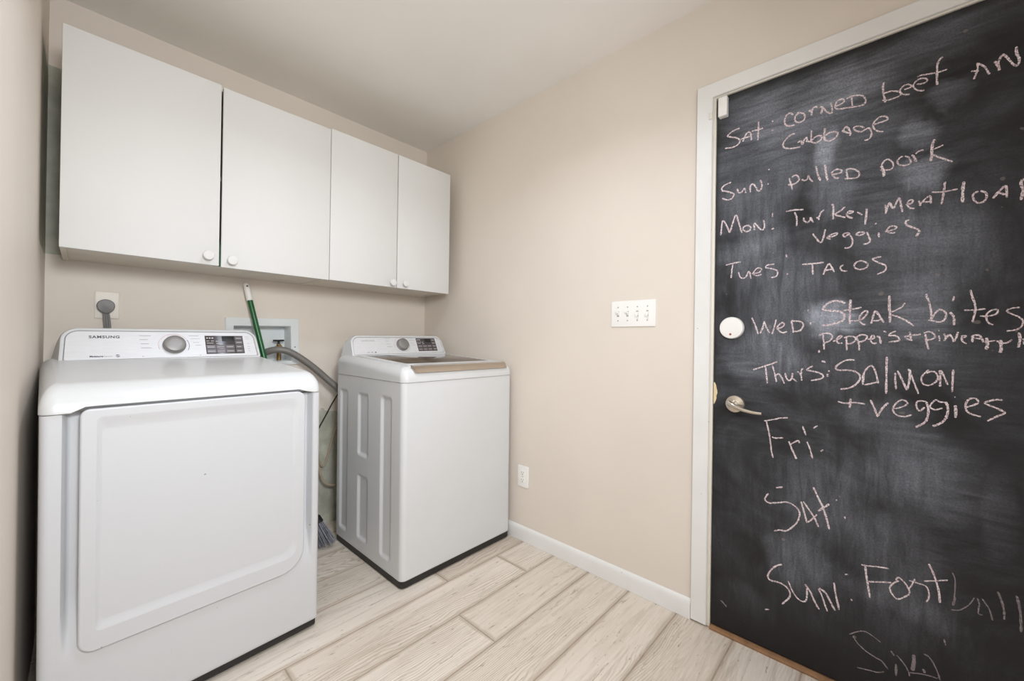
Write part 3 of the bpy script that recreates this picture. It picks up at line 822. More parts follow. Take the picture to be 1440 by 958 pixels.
CHALK_LABEL = {
    'sat_corned_beef': 'chalk words Sat corned beef an', 'cabbage': 'chalk word cabbage', 'sun_pulled_pork': 'chalk words Sun pulled pork',
    'mon_turkey_meatloaf': 'chalk words Mon turkey meatloaf', 'veggies_small': 'chalk word veggies under turkey meatloaf', 'tues_tacos': 'chalk words Tues tacos',
    'wed_steak_bites': 'chalk words Wed steak bites', 'peppers_pineapple': 'chalk words peppers and pineapple', 'thurs_salmon': 'chalk words Thurs salmon',
    'plus_veggies': 'large chalk words + veggies', 'fri': 'chalk word Fri with nothing after it', 'sat_blank': 'large chalk word Sat with nothing after it',
    'sun_football': 'chalk words Sun foot', 'smudged_letters': 'half-erased faint chalk letters at the bottom'}
for key, st in CHALK.items():
    faint = key == 'smudged_letters'
    tag(obj('chalk_lettering', ribbon_strokes(st, 0.5, 1), 'chalk_faint' if faint else 'chalk', door, smooth=0, normals=False), CHALK_LABEL[key])

# deadbolt with white cover
db = obj('deadbolt', lathe(bmesh.new(), [(0.0405, 0.0), (0.0405, 0.012), (0.0385, 0.0165), (0.0335, 0.0178), (0.0, 0.0178)], 40, axis_to((-0.0005, -1.984, 1.149), (-1, 0, 0))), 'white_plastic', door)
tag(db, 'round white deadbolt cover')
obj('status_dot', lathe(bmesh.new(), [(0.0042, 0.0), (0.0042, 0.0004), (0, 0.0004)], 12, axis_to((-0.0184, -1.982, 1.125), (-1, 0, 0))), 'red_dot', db)
# lever handle
LH = Vector((-0.0005, -1.997, 0.867))
lv = obj('lever_handle', lathe(bmesh.new(), [(0.033, 0.0), (0.033, 0.004), (0.030, 0.0085), (0.018, 0.011), (0.013, 0.0125), (0.0115, 0.040), (0.0, 0.040)], 36, axis_to(LH, (-1, 0, 0))), 'nickel', door)
tag(lv, 'satin nickel lever handle')
bm = bmesh.new()
pth = smooth_path([LH + Vector((-0.036, 0.012, 0.006)), LH + Vector((-0.045, -0.006, -0.002)), LH + Vector((-0.047, -0.035, -0.012)), LH + Vector((-0.046, -0.068, -0.018)), LH + Vector((-0.045, -0.094, -0.019))], 6)
nn = len(pth)
tube(bm, pth, [0.0055 + 0.0035 * (1 - q / nn) for q in range(nn)], 12)
obj('lever', bm, 'nickel', lv)
obj('lock_button', lathe(bmesh.new(), [(0.005, 0.0), (0.005, 0.004), (0, 0.004)], 14, axis_to(LH + Vector((-0.0455, 0, 0)), (-1, 0, 0))), 'nickel', lv)
# alarm contact at the top corner
sn = obj('contact_sensor', bx(-0.027, -0.0005, -1.9625, -1.9315, 1.947, 2.020, 0.0035, 3), 'white_plastic', door)
tag(sn, 'small white alarm contact sensor')
tag(obj('contact_magnet', bx(-0.0195, -0.0152, -1.9085, -1.8975, 1.953, 1.979, 0.001), 'jamb'), 'tiny cream sensor strip on the door casing beside the white contact sensor', 'sensor')
# chipped edge of the slab and latch plates on the jamb edge
bm = bmesh.new()
rnd = random.Random(5)
ptsL = []
ptsR = []
for i in range(9):
    z = 0.858 + 0.083 * i / 8
    w = 0.011 * math.sin(math.pi * (i + 0.3) / 8.8) ** 0.7 * (0.85 + 0.3 * rnd.random()) + 0.0006
    ptsL.append(bm.verts.new((-0.0004, YD1 + 0.0004, z)))
    ptsR.append(bm.verts.new((-0.0004, YD1 - w, z + 0.003 * rnd.random())))
for i in range(8):
    bm.faces.new((ptsL[i], ptsL[i + 1], ptsR[i + 1], ptsR[i]))
tag(obj('chipped_patch', bm, 'bare_wood', door, smooth=0), 'bare wood where the black paint has chipped')

# ================================================================ wall plates


def plate_bm(w, h, t, r=0.005):
    """rounded cover plate in local coords: x = -t faces the room, y across, z up"""
    bm = bmesh.new()
    rings = []
    for ins, d in ((0, 0), (0, t * 0.5), (0.0012, t * 0.85), (0.004, t)):
        rings.append([(-d, a, b) for a, b in rrect(-w / 2 + ins, w / 2 - ins, -h / 2 + ins, h / 2 - ins, r, 4)])
    return loft(bm, rings)


def screw(bm, y, z, x=-0.0062):
    lathe(bm, [(0.0032, 0), (0.0032, 0.0006), (0.0022, 0.001), (0, 0.001)], 12, axis_to((x, y, z), (-1, 0, 0)))


sw = thing('light_switch', 'white four-gang toggle switch plate on the right wall beside the door casing', 'light switch', (-0.0003, -1.5865, 1.217))
obj('wall_plate', plate_bm(0.209, 0.116, 0.006), 'white_plastic', sw)
for i in range(4):
    yo = 0.069 - 0.046 * i
    up_ = 1 if i < 2 else -1
    bm = bx(-0.0068, -0.0058, yo - 0.0052, yo + 0.0052, -0.0125, 0.0125, 0.0004)
    sl = obj('switch_slot', bm, 'print_pale', sw)
    bm = bmesh.new()
    rings = []
    for t in range(4):
        f = t / 3
        rings.append([(-0.0062 - 0.0125 * f, yo + a * (1 - 0.15 * f), up_ * 0.0085 * f + b * (1 - 0.25 * f)) for a, b in rrect(-0.0046, 0.0046, -0.0075, 0.0075, 0.0012, 3)])
    loft(bm, rings)
    obj('toggle', bm, 'white_plastic', sl)
    for zo in (0.030, -0.030):
        bm = bmesh.new()
        screw(bm, yo, zo)
        obj('screw', bm, 'print_pale', sw)

ol = thing('wall_outlet', 'white duplex outlet low on the right wall beside the washer', 'outlet', (-0.0003, -0.9575, 0.3475))
obj('wall_plate', plate_bm(0.076, 0.116, 0.006), 'white_plastic', ol)
for s in (1, -1):
    bm = bmesh.new()
    rings = []
    for ins, d in ((0, 0.0055), (0, 0.0072), (0.0012, 0.0078)):
        rings.append([(-d, a, s * 0.0195 + b) for a, b in rrect(-0.0165 + ins, 0.0165 - ins, -0.0135 + ins, 0.0135 - ins, 0.0075, 5)])
    loft(bm, rings)
    sk = obj('socket', bm, 'white_plastic', ol)
    obj('slot', bx(-0.0081, -0.0076, -0.0075, -0.0052, s * 0.0195 + 0.0005, s * 0.0195 + 0.0085), 'slot', sk)
    obj('slot', bx(-0.0081, -0.0076, 0.0052, 0.0075, s * 0.0195 + 0.0005, s * 0.0195 + 0.0075), 'slot', sk)
    bm = bmesh.new()
    lathe(bm, [(0.0026, 0), (0.0026, 0.0005), (0, 0.0005)], 10, axis_to((-0.0076, 0, s * 0.0195 - 0.006), (-1, 0, 0)))
    obj('ground_slot', bm, 'slot', sk)
bm = bmesh.new()
screw(bm, 0, 0)
obj('screw', bm, 'print_pale', ol)


def back_frame(o):
    o.rotation_euler = (0, 0, math.radians(90))   # plates built facing -x turn to face -y
    return o


dp = back_frame(thing('dryer_outlet', 'beige square wall outlet under the cabinets, with grey plug in it', 'outlet', (-1.5905, -0.0003, 1.2145)))
obj('wall_plate', plate_bm(0.075, 0.114, 0.005, 0.003), 'wall_plate_beige' if 'wall_plate_beige' in MAT else 'jamb', dp)

# ================================================================ wall cabinets
CY = -0.365
CZ0, CZ1 = 1.3835, 2.142
DT = 0.018


def knob_bm(x, z):
    bm = bmesh.new()
    return lathe(bm, [(0.0085, 0.0), (0.007, 0.003), (0.0055, 0.012), (0.0075, 0.017), (0.0165, 0.0205), (0.0190, 0.025), (0.0175, 0.0295), (0.008, 0.0315), (0.0, 0.032)], 28, axis_to((x, CY - 0.0002, z), (0, -1, 0)))


def wall_cabinet(label, x0, x1, doors):
    c = thing('wall_cabinet', label, 'cabinet', ((x0 + x1) / 2, 0, CZ0), group='white cabinets over the laundry machines')
    ox, oz = (x0 + x1) / 2, CZ0
    bm = bmesh.new()
    yb, yf = -0.002, CY + DT + 0.002
    t = 0.016
    z0, z1 = CZ0 + 0.002, CZ1 - 0.001

    def b(a0, a1, b0, b1, c0, c1, bv=0.0008):
        box(bm, a0 - ox, a1 - ox, b0, b1, c0 - oz, c1 - oz, bv, 1)
    b(x0 + .0006, x0 + t, yf, yb, z0, z1)
    b(x1 - t, x1 - .0006, yf, yb, z0, z1)
    b(x0 + t, x1 - t, yf, yb, z1 - t, z1)
    b(x0 + t, x1 - t, yf + 0.003, yb, z0 + 0.003, z0 + t)
    b(x0 + t, x1 - t, yb - 0.005, yb, z0 + t, z1 - t)
    b(x0 + t, x1 - t, yf + 0.03, yb - .005, (z0 + z1) / 2 - .008, (z0 + z1) / 2 + .008)
    obj('carcass', bm, 'cabinet_under', c)
    for (a0, a1, zt, zb, kx, kz) in doors:
        bm = box(bmesh.new(), a0 - ox, a1 - ox, CY, CY + DT, zb - oz, zt - oz, 0.0018, 2)
        d = obj('cabinet_door', bm, 'cabinet', c)
        kb = knob_bm(kx - ox, kz - oz)
        obj('knob', kb, 'cabinet', d)
    return c


c1 = wall_cabinet('white two-door wall cabinet at the left, above the dryer', -1.7176, -0.8207, [
    (-1.7176, -1.2738, CZ1, CZ0 + 0.001, -1.313, 1.420), (-1.2668, -0.8215, CZ1 - 0.006, CZ0 - 0.0025, -1.231, 1.411)])
obj('divider', bx(-1.290 + 1.26915, -1.250 + 1.26915, CY + DT + .004, CY + DT + .012, 0.002, 0.100, 0.0005), 'green', c1)
c1.children[-1]['label'] = 'dark green strip showing in the gap between the doors'
c2 = wall_cabinet('white two-door wall cabinet in the corner, above the washer', -0.8197, -0.0714, [
    (-0.8187, -0.4450, CZ1, CZ0 - 0.001, -0.477, 1.4065), (-0.4400, -0.0714, CZ1, CZ0 - 0.001, -0.397, 1.4105)])

# ================================================================ appliances
AW = 0.343          # half width


def body_bm(x0, x1, y0, y1, z0, z1, r, front=None, left=None, nfront=0, nleft=0, nz=60):
    """upright cabinet body; front/left(x or y, z) give the inward depth of pressed shapes"""
    per = []
    nc = 6

    def arc(cx, cy, a0):
        for i in range(nc + 1):
            a = math.radians(a0 + 90 * i / nc)
            per.append((cx + r * math.cos(a), cy + r * math.sin(a), ''))
    # front edge, left to right
    arc(x0 + r, y0 + r, 180)
    for i in range(1, nfront):
        per.append((x0 + r + (x1 - x0 - 2 * r) * i / nfront, y0, 'f'))
    arc(x1 - r, y0 + r, 270)
    arc(x1 - r, y1 - r, 0)
    arc(x0 + r, y1 - r, 90)
    for i in range(1, nleft):
        per.append((x0, y1 - r - (y1 - y0 - 2 * r) * i / nleft, 'l'))
    rings = []
    # small return at the bottom edge
    rings.append([(x + (0.004 if x < 0 else -0.004), y + (0.004 if y < (y0 + y1) / 2 else -0.004), z0) for x, y, s in per])
    for k in range(nz + 1):
        z = z0 + 0.004 + (z1 - z0 - 0.004) * k / nz
        ring = []
        for x, y, s in per:
            d = 0.0
            if s == 'f' and front:
                ring.append((x, y + front(x, z), z))
            elif s == 'l' and left:
                ring.append((x + left(y, z), y, z))
            else:
                ring.append((x, y, z))
        rings.append(ring)
    return loft(bmesh.new(), rings)


def top_bm(x0, x1, y0, y1, zs, ztop, rf, rs, rc, lip=None):
    """moulded top cover: rises from the seam zs, rounds over into the sloping plane ztop(y)"""
    rings = []
    n = 8

    def outl(ix, iy):
        o = rrect(x0 + ix, x1 - ix, y0 + iy, y1 - min(ix, 0.02), max(rc - 0.5 * ix, 0.01), n)
        # finer points along the front edge, between the two front corners
        a, b = o[n], o[n + 1]
        mid = [(a[0] + (b[0] - a[0]) * t / 24, a[1]) for t in range(1, 24)]
        return o[:n + 1] + mid + o[n + 1:]
    for k in range(0, 9):
        if k == 0:
            ix = iy = 0.0012
            f = 0.0
            mode = 0
        else:
            t = math.radians(90 * (k - 1) / 7)
            ix = rs * (1 - math.cos(t))
            iy = rf * (1 - math.cos(t))
            mode = 1
        ring = []
        for x, y in outl(ix, iy):
            zt = ztop(y)
            if k == 0:
                z = zs + (lip(x) if lip and y < y0 + 0.02 else 0.0)
            else:
                side = min(x - x0 - ix, x1 - ix - x)
                # how strongly this point belongs to the front edge
                fr = 1 - sstep(0.0, 0.10, y - y0 - iy)
                rz = rs + (min(rf, zt - zs - 0.004) - rs) * fr
                z = zt - rz + rz * math.sin(t)
                if k == 1:
                    z = max(zs + 0.0015 + (lip(x) if lip and y < y0 + 0.02 else 0.0), z)
            ring.append((x, y, z))
        rings.append(ring)
    rings.insert(1, [(x, y, zs + 0.001 + (lip(x) if lip and y < y0 + 0.02 else 0.0)) for x, y in outl(0, 0)])
    return loft(bmesh.new(), rings)


class Panel:
    """sloping console face: P(u, v, n) with u across, v up the face, n out of it"""

    def __init__(s, b, t):
        s.B = Vector((0, b[0], b[1]))
        s.T = Vector((0, t[0], t[1]))
        s.V = (s.T - s.B).normalized()
        s.X = Vector((1, 0, 0))
        s.N = s.X.cross(s.V)
        s.h = (s.T - s.B).length

    def P(s, u, v, n=0.0):
        return s.B + s.X * u + s.V * v + s.N * n

    def M(s, u, v, n=0.0):
        o = s.P(u, v, n)
        return Matrix(((s.X.x, s.V.x, s.N.x, o.x), (s.X.y, s.V.y, s.N.y, o.y), (s.X.z, s.V.z, s.N.z, o.z), (0, 0, 0, 1)))


def quad(bm, P, u0, u1, v0, v1, n):
    bm.faces.new([bm.verts.new(P.P(u, v, n)) for u, v in ((u0, v0), (u1, v0), (u1, v1), (u0, v1))])


def slab(bm, P, out, n0, n1, ins=0.0006):
    cu = sum(a for a, b in out) / len(out)
    cv = sum(b for a, b in out) / len(out)
    def sc(f):
        return [(cu + (a - cu) * f, cv + (b - cv) * f) for a, b in out]
    rings = [[P.P(a, b, n0) for a, b in out], [P.P(a, b, n1 - (n1 - n0) * .3) for a, b in out], [P.P(a, b, n1) for a, b in sc(0.985)]]
    return loft(bm, rings)


def console(root, P, yback, ul, ur, dryer):
    h = P.h

    def outline(i, lean=0.0):
        # top corners lean in a little, like the moulded hood
        pts = rrect(ul + i, ur - i, -0.006 + i, h - i, (max(0.016 - i, .004), max(0.016 - i, .004), max(0.046 - i, .01), max(0.046 - i, .01)), 8)
        return [(a * (1 - 0.03 * max(0, b) / h), b) for a, b in pts]
    o0 = outline(0)
    rings = []
    zc = []
    for a, b in o0:
        q = P.P(a * 1.0, b)
        rings_y = yback
        zc.append((a * (1.0 + 0.06 * (1 - max(0.0, b) / h)), yback, max(q.z - 0.012, P.B.z - 0.01)))
    rings.append(zc)
    rings.append([(P.P(a, b).x * (1.0 + 0.022 * (1 - max(0.0, b) / h)), (P.P(a, b).y + yback) / 2, P.P(a, b).z - 0.001) for a, b in o0])
    rings.append([P.P(a, b, -0.007) for a, b in o0])
    rings.append([P.P(a, b, -0.002) for a, b in outline(0.0015)])
    rings.append([P.P(a, b, 0.0) for a, b in outline(0.005)])
    rings.append([P.P(a, b, 0.0) for a, b in outline(0.0105)])
    rings.append([P.P(a, b, -0.004) for a, b in outline(0.0118)])
    rings.append([P.P(a, b, -0.0045) for a, b in outline(0.0140)])
    bm = loft(bmesh.new(), rings)
    bm.faces.ensure_lookup_table()
    m_ = len(o0)
    for f in list(bm.faces):
        if all(abs((v.co - P.B).dot(P.N) + 0.0045) < 0.0011 for v in f.verts):
            f.material_index = 1
    c = obj('console', bm, ['appliance', 'print_grey'], root, smooth=35, weighted=True)
    c.rotation_euler = (0, -0.010, 0)
    c.location = (0.0105, 0, 0.0)
    bm = bmesh.new()
    oi = outline(0.0136)
    oj = outline(0.0150)
    loft(bm, [[P.P(a, b, -0.006) for a, b in oi], [P.P(a, b, -0.0028) for a, b in oi], [P.P(a, b, -0.0018) for a, b in oj]])
    pan = obj('control_panel', bm, 'panel_silver', c, smooth=35, weighted=True)
    n = -0.0017
    # display
    bm = bmesh.new()
    slab(bm, P, [(0.1165, 0.0185), (0.2575, 0.0185), (0.2575, 0.1055), (0.1165, 0.1055)], n - .001, n + 0.001)
    tag(obj('display', bm, 'display', c), 'dark display with buttons')
    bm = bmesh.new()
    for r in range(4):
        v0 = 0.0225 + r * 0.0205
        slab(bm, P, rrect(0.226, 0.2545, v0, v0 + 0.0175, 0.001, 2), n + .0008, n + 0.0018)
    for r in range(2):
        for q in range(3):
            slab(bm, P, rrect(0.1195 + q * 0.0345, 0.1515 + q * 0.0345, 0.0225 + r * 0.0205, 0.040 + r * 0.0205, 0.001, 2), n + .0008, n + 0.0018)
    obj('button', bm, 'button', c)
    bm = bmesh.new()
    slab(bm, P, rrect(0.1775, 0.222, 0.079, 0.102, 0.001, 2), n + .0008, n + 0.0014)
    obj('readout', bm, 'black', c)
    # printed marks: far too small to read, kept as short dashes
    bm = bmesh.new()
    rr = random.Random(2 if dryer else 4)
    for r in range(4):
        quad(bm, P, 0.2305, 0.2505 - 0.004 * rr.random(), 0.0295 + r * 0.0205, 0.0317 + r * 0.0205, n + .0020)
    for r in range(2):
        for q in range(3):
            a = 0.1225 + q * 0.0345
            quad(bm, P, a, a + 0.022 + .004 * rr.random(), 0.0295 + r * 0.0205, 0.0314 + r * 0.0205, n + .0020)
    for q, (a, b) in enumerate(((0.1215, 0.1275), (0.131, 0.1365), (0.140, 0.1465))):
        quad(bm, P, a, b, 0.0915, 0.0965, n + .0012)
    for a, b, v in ((0.1205, 0.131, 0.078), (0.1365, 0.147, 0.078), (0.1535, 0.1655, 0.0765), (0.1205, 0.145, 0.068), (0.155, 0.168, 0.066)):
        quad(bm, P, a, b, v, v + 0.0025, n + .0020)
    obj('button_print', bm, 'print_white', c, smooth=0)
    def prints(rows, hh, mk=None):
        bm = bmesh.new()
        for v, a, b in rows:
            quad(bm, P, a, b, v - hh, v + hh, n + .0004)
        obj('cycle_print', bm, 'print_pale', c, smooth=0)
    prints(((0.104, -0.092, -0.058), (0.087, -0.092, -0.068), (0.069, -0.089, -0.066), (0.051, -0.089, -0.058)), .0012)
    prints(((0.105, 0.062, 0.096), (0.091, 0.067, 0.100), (0.073, 0.074, 0.096), (0.061, 0.082, 0.102)), .0010)
    prints(((0.100, 0.267, 0.282), (0.090, 0.267, 0.282)), .0009)
    prints(((0.066, 0.272, 0.281), (0.052, 0.272, 0.281), (0.040, 0.272, 0.281), (0.030, 0.272, 0.281)), .0009)
    for a in (0.0925, -0.0875):
        bm = bmesh.new()
        slab(bm, P, rrect(a, a + 0.004, 0.0135, 0.0170, 0.0015, 3), n, n + .0005)
        obj('indicator', bm, 'print_pale', c, smooth=0)
    # dial
    uc, vc = 0.0125, 0.0615
    M = P.M(uc, vc, n)
    ring = bmesh.new()
    lathe(ring, [(0.0475, 0), (0.0475, 0.0004), (0.0, 0.0004)], 48, M)
    dl = obj('dial', lathe(bmesh.new(), [(0.0375, 0.0003), (0.0375, 0.007), (0.0362, 0.0085), (0.0350, 0.019), (0.0335, 0.0225), (0.029, 0.0245), (0.015, 0.0255), (0.0, 0.0257)], 48, M), 'silver', c, smooth=25)
    tag(dl, 'round silver selector dial')
    bm = bmesh.new()
    for a0, a1 in ((35, 58), (62, 118), (122, 200)):
        pr = None
        for i in range(13):
            a = math.radians(a0 + (a1 - a0) * i / 12)
            p = [bm.verts.new(P.P(uc + r_ * math.cos(a), vc + r_ * math.sin(a), n + .0005)) for r_ in (0.0492, 0.0503)]
            if pr:
                bm.faces.new((pr[0], p[0], p[1], pr[1]))
            pr = p
    obj('dial_arc', bm, 'print_red', c, smooth=0)
    bm = bmesh.new()
    for a0, a1 in ((-28, 30),):
        pr = None
        for i in range(13):
            a = math.radians(a0 + (a1 - a0) * i / 12)
            p = [bm.verts.new(P.P(uc + r_ * math.cos(a), vc + r_ * math.sin(a), n + .0005)) for r_ in (0.0475, 0.0495)]
            if pr:
                bm.faces.new((pr[0], p[0], p[1], pr[1]))
            pr = p
    obj('dial_scale', bm, 'print_grey', c, smooth=0)
    # lettering
    if dryer:
        bm = text_bm('SAMSUNG', 0.0150, P.M(-0.2290, 0.0935, n), 0.0005, 1.14, squash=1.09, bold=0.00042)
        bmesh.ops.transform(bm, matrix=Matrix(), verts=bm.verts)
        tag(obj('brand_lettering', bm, 'print_dark', c, smooth=0), 'grey capital lettering')
        bm = text_bm('Moisture', 0.0095, P.M(-0.2290, 0.0160, n), 0.0005, 1.0, bold=0.00025)
        obj('model_lettering', bm, 'print_navy', c, smooth=0)
        bm = text_bm('Sensor', 0.0090, P.M(-0.1935, 0.0160, n), 0.0004, 1.0)
        obj('model_lettering', bm, 'print_pale', c, smooth=0)
        bm = bmesh.new()
        for s in (1, -1):
            pr = None
            for i in range(9):
                t = i / 8
                ang = math.radians(20 + 160 * t)
                w = 0.0017 * math.sin(math.pi * min(0.97, max(.03, t)))
                c0 = (-0.1555 + s * (0.0058 * math.cos(ang)), 0.0195 + s * (0.0036 * math.sin(ang)))
                p = [bm.verts.new(P.P(c0[0], c0[1] + d, n + .0005)) for d in (-w, w)]
                if pr:
                    bm.faces.new((pr[0], p[0], p[1], pr[1]))
                pr = p
        obj('emblem', bm, 'print_navy', c, smooth=0)
    else:
        bm = text_bm('SAMSUNG', 0.0150, P.M(-0.2370, 0.0850, n), 0.0005, 1.18, squash=1.02)
        tag(obj('brand_lettering', bm, 'print_pale', c, smooth=0), 'pale capital lettering')
        bm = bmesh.new()
        for a, b in ((-0.217, -0.203), (-0.195, -0.182)):
            quad(bm, P, a, b, 0.0175, 0.0195, n + .0005)
        slab(bm, P, rrect(-0.171, -0.164, 0.0150, 0.0215, 0.002, 3), n, n + .0006)
        obj('model_print', bm, 'print_navy', c, smooth=0)
    return c


# ---------------------------------------------------------------- dryer
dryer = thing('dryer', 'white front-loading clothes dryer with wide square door, left by the wall', 'dryer', (-1.3857, -0.868, 0), math.radians(2.5))
dryer.rotation_euler = (0, math.radians(-0.25), math.radians(2.5))
dryer.location.x += 0.0025
DS = 0.886


def dryer_front(x, z):
    # broad pressed channel round the door, fading out below it
    s = sd_rrect(x, z, -0.300, 0.3125, 0.20, 1.3, 0.02)
    return 0.030 * sstep(0.004, -0.006, s) * sstep(0.235, 0.42, z)


obj('body', body_bm(-AW, AW, 0, 0.675, 0.036, DS - 0.0015, 0.016, front=dryer_front, nfront=150, nz=70), 'appliance_door', dryer, smooth=50, weighted=True)
bm = bmesh.new()
box(bm, -AW + 0.006, AW - 0.006, 0.008, 0.66, 0.010, 0.038, 0.006)
obj('base', bm, 'black_base', dryer)
for sx in (-1, 1):
    for y in (0.06, 0.60):
        obj('foot', lathe(bmesh.new(), [(0.017, -sx * 0.00127 + 0.0006), (0.019, -sx * 0.00127 + 0.004), (0.012, -sx * 0.00127 + 0.008), (0.010, 0.014), (0, 0.014)], 20, Matrix.Translation((sx * 0.29, y, 0))), 'black', dryer)
obj('top_cover', top_bm(-AW - .002, AW + .002, -0.004, 0.677, DS, lambda y: 0.957 + 0.072 * max(0.0, y), 0.075, 0.034, 0.028, lip=lambda x: 0.0145 * sstep(-0.292, -0.262, x) * sstep(0.305, 0.272, x)), 'appliance', dryer, smooth=60, weighted=True)
# door: pillowed frame with a pressed central field
dx0, dx1, dz0, dz1 = -0.2745, 0.285, 0.2525, 0.8945


def door_outline(i):
    return rrect(dx0 + i, dx1 - i, dz0 + i, dz1 - i, (0.035 - i, 0.075 - i, 0.030 - i, 0.020 - i), 8)


bm = bmesh.new()
DF = -0.009
rings = [[(a, 0.029, b) for a, b in door_outline(0.002)], [(a, DF + 0.005, b) for a, b in door_outline(0)],
         [(a, DF + 0.0016, b) for a, b in door_outline(0.0010)], [(a, DF, b) for a, b in door_outline(0.0035)], [(a, DF, b) for a, b in door_outline(0.0050)]]


def dent_ring(t, d):
    # frame is narrow at the left, wide below; the pressed slope is broad at top and bottom
    return [(a, DF + d, b) for a, b in rrect(dx0 + 0.030 + 0.012 * t, dx1 - 0.022 - 0.018 * t, dz0 + 0.050 + 0.026 * t, dz1 - 0.022 - 0.036 * t,
                                             (0.014, 0.040, 0.030, 0.012), 8)]


for t_, d_ in ((0, 0), (0.06, 0.0002), (0.2, 0.0011), (0.4, 0.0027), (0.6, 0.0043), (0.8, 0.0054), (0.94, 0.0059), (1.0, 0.006), (1.1, 0.006)):
    rings.append(dent_ring(t_, d_))
loft(bm, rings)
obj('door', bm, 'appliance_door', dryer, smooth=50, weighted=True)
PD = Panel((0.57, 0.996), (0.63, 1.118))
console(dryer, PD, 0.672, -0.306, 0.3205, True)

# ---------------------------------------------------------------- washer
washer = thing('washer', 'white top-loading washing machine with smoked glass lid in the corner', 'washing machine', (-0.3690, -0.886, 0), math.radians(0.3))
washer.rotation_euler = (0, math.radians(-0.25), math.radians(0.3))
washer.location.x += 0.0025
WS = 0.9005
EMB = [(0.091, 0.192, 0.088, 0.832), (0.303, 0.415, 0.508, 0.826), (0.303, 0.413, 0.094, 0.420), (0.519, 0.616, 0.084, 0.827)]


def washer_left(y, z):
    d = 0.0
    for a0, a1, b0, b1 in EMB:
        s = sd_rrect(y, z, a0, a1, b0, b1, 0.022)
        d = max(d, 0.0095 * sstep(0.0, -0.020, s))
    return d


obj('body', body_bm(-AW, AW, 0, 0.662, 0.034, WS - 0.0015, 0.024, left=washer_left, nleft=170, nz=190), 'appliance', washer, smooth=60, weighted=True)
bm = bmesh.new()
rings = [[(a, b, z) for a, b in rrect(-AW + 0.002, AW - 0.002, 0.002, 0.66, 0.024, 6)] for z in (0.008, 0.036)]
loft(bm, rings)
obj('base', bm, 'black_base', washer)
for sx in (-1, 1):
    for y in (0.05, 0.60):
        obj('foot', lathe(bmesh.new(), [(0.017, -sx * 0.00127 + 0.0005), (0.019, -sx * 0.00127 + 0.004), (0.012, -sx * 0.00127 + 0.007), (0.010, 0.012), (0, 0.012)], 20, Matrix.Translation((sx * 0.29, y, 0))), 'black', washer)


def wtop(y):
    return 0.9665 + 0.0585 * max(0.0, y)


obj('top_cover', top_bm(-AW - .002, AW + .002, -0.004, 0.664, WS, wtop, 0.050, 0.040, 0.034), 'appliance', washer, smooth=60, weighted=True)
# lid: white frame standing just proud of the top, glass inside, metal grip at the front


def on_top(pts, dz):
    return [(x, y, wtop(y) + dz) for x, y in pts]


lo = lambda i: rrect(-0.300 + i, 0.302 - i, 0.016 + i, 0.535 - i, 0.02, 6)
gi = lambda i: rrect(-0.262 + i, 0.272 - i, 0.105 + i, 0.515 - i, 0.016, 6)
bm = bmesh.new()
loft(bm, [on_top(lo(0), -0.004), on_top(lo(0), 0.0035), on_top(lo(0.0015), 0.005), on_top(gi(0), 0.005), on_top(gi(0.001), 0.0015)], True, True)
lid = obj('lid', bm, 'appliance', washer, smooth=40)
bm = bmesh.new()
loft(bm, [on_top(gi(0.0012), 0.002), on_top(gi(0.0012), 0.0042), on_top(gi(0.0022), 0.0048)])
tag(obj('glass_panel', bm, 'lid_glass', lid, smooth=40), 'smoked brown glass')
bm = bmesh.new()
prof = [(0.030, 0.9690), (0.030, 0.9742), (0.024, 0.9738), (0.010, 0.9700), (-0.003, 0.9600), (-0.0095, 0.9490), (-0.0105, 0.9440), (-0.007, 0.9415), (-0.003, 0.9430)]
rings = []
for x, dz in ((-0.296, 0), (-0.2945, .0004), (0.3015, .0004), (0.303, 0)):
    rings.append([(x + (0.012 * (0.03 - y) / 0.04 if x < 0 else -0.012 * (0.03 - y) / 0.04), y, z) for y, z in prof])
loft(bm, rings)
tag(obj('lid_grip', bm, 'champagne', lid, smooth=40), 'champagne metal strip')
PW = Panel((0.556, 1.0015), (0.61, 1.112))
console(washer, PW, 0.660, -0.304, 0.3165, False)

# ================================================================ behind the machines
# washing machine outlet box set into the wall
ob = thing('washer_outlet_box', 'pale grey recessed laundry outlet box in the back wall between the machines', 'outlet box', ((OBX0 + OBX1) / 2, 0, (OBZ0 + OBZ1) / 2), 0)
ob.rotation_euler = (0, math.radians(-1.6), 0)
w2, h2 = (OBX1 - OBX0) / 2 - 0.003, (OBZ1 - OBZ0) / 2 - 0.003
bm = bmesh.new()
fo = rrect(-w2 - 0.034, w2 + 0.041, -h2 - 0.02, h2 + 0.041, 0.003, 3)
fi = rrect(-w2, w2, -h2, h2, 0.003, 3)
rings = [[(a, -0.0006, b) for a, b in fo], [(a, -0.006, b) for a, b in fo], [(a, -0.0075, b) for a, b in rrect(-w2 - 0.0325, w2 + 0.0395, -h2 - 0.0185, h2 + 0.0395, 0.003, 3)],
         [(a, -0.0075, b) for a, b in rrect(-w2 + .0012 - .002, w2 - .0012 + .002, -h2 + .0012 - .002, h2 - .0012 + .002, 0.003, 3)], [(a, -0.006, b) for a, b in fi], [(a, 0.088, b) for a, b in rrect(-w2 + .004, w2 - .004, -h2 + .004, h2 - .004, 0.003, 3)]]
loft(bm, rings, False, True)
obj('box_shell', bm, 'box_grey', ob, smooth=30, normals=True)
bm = bmesh.new()
screw(bm, 0, 0, 0)
bmesh.ops.transform(bm, matrix=Matrix.Translation((w2 + 0.020, -0.0074, -0.02)) @ Matrix.Rotation(math.radians(90), 4, 'Z'), verts=bm.verts)
obj('screw', bm, 'slot', ob)
vx, vy, vz = 0.0850, 0.040, -0.008
bm = bmesh.new()
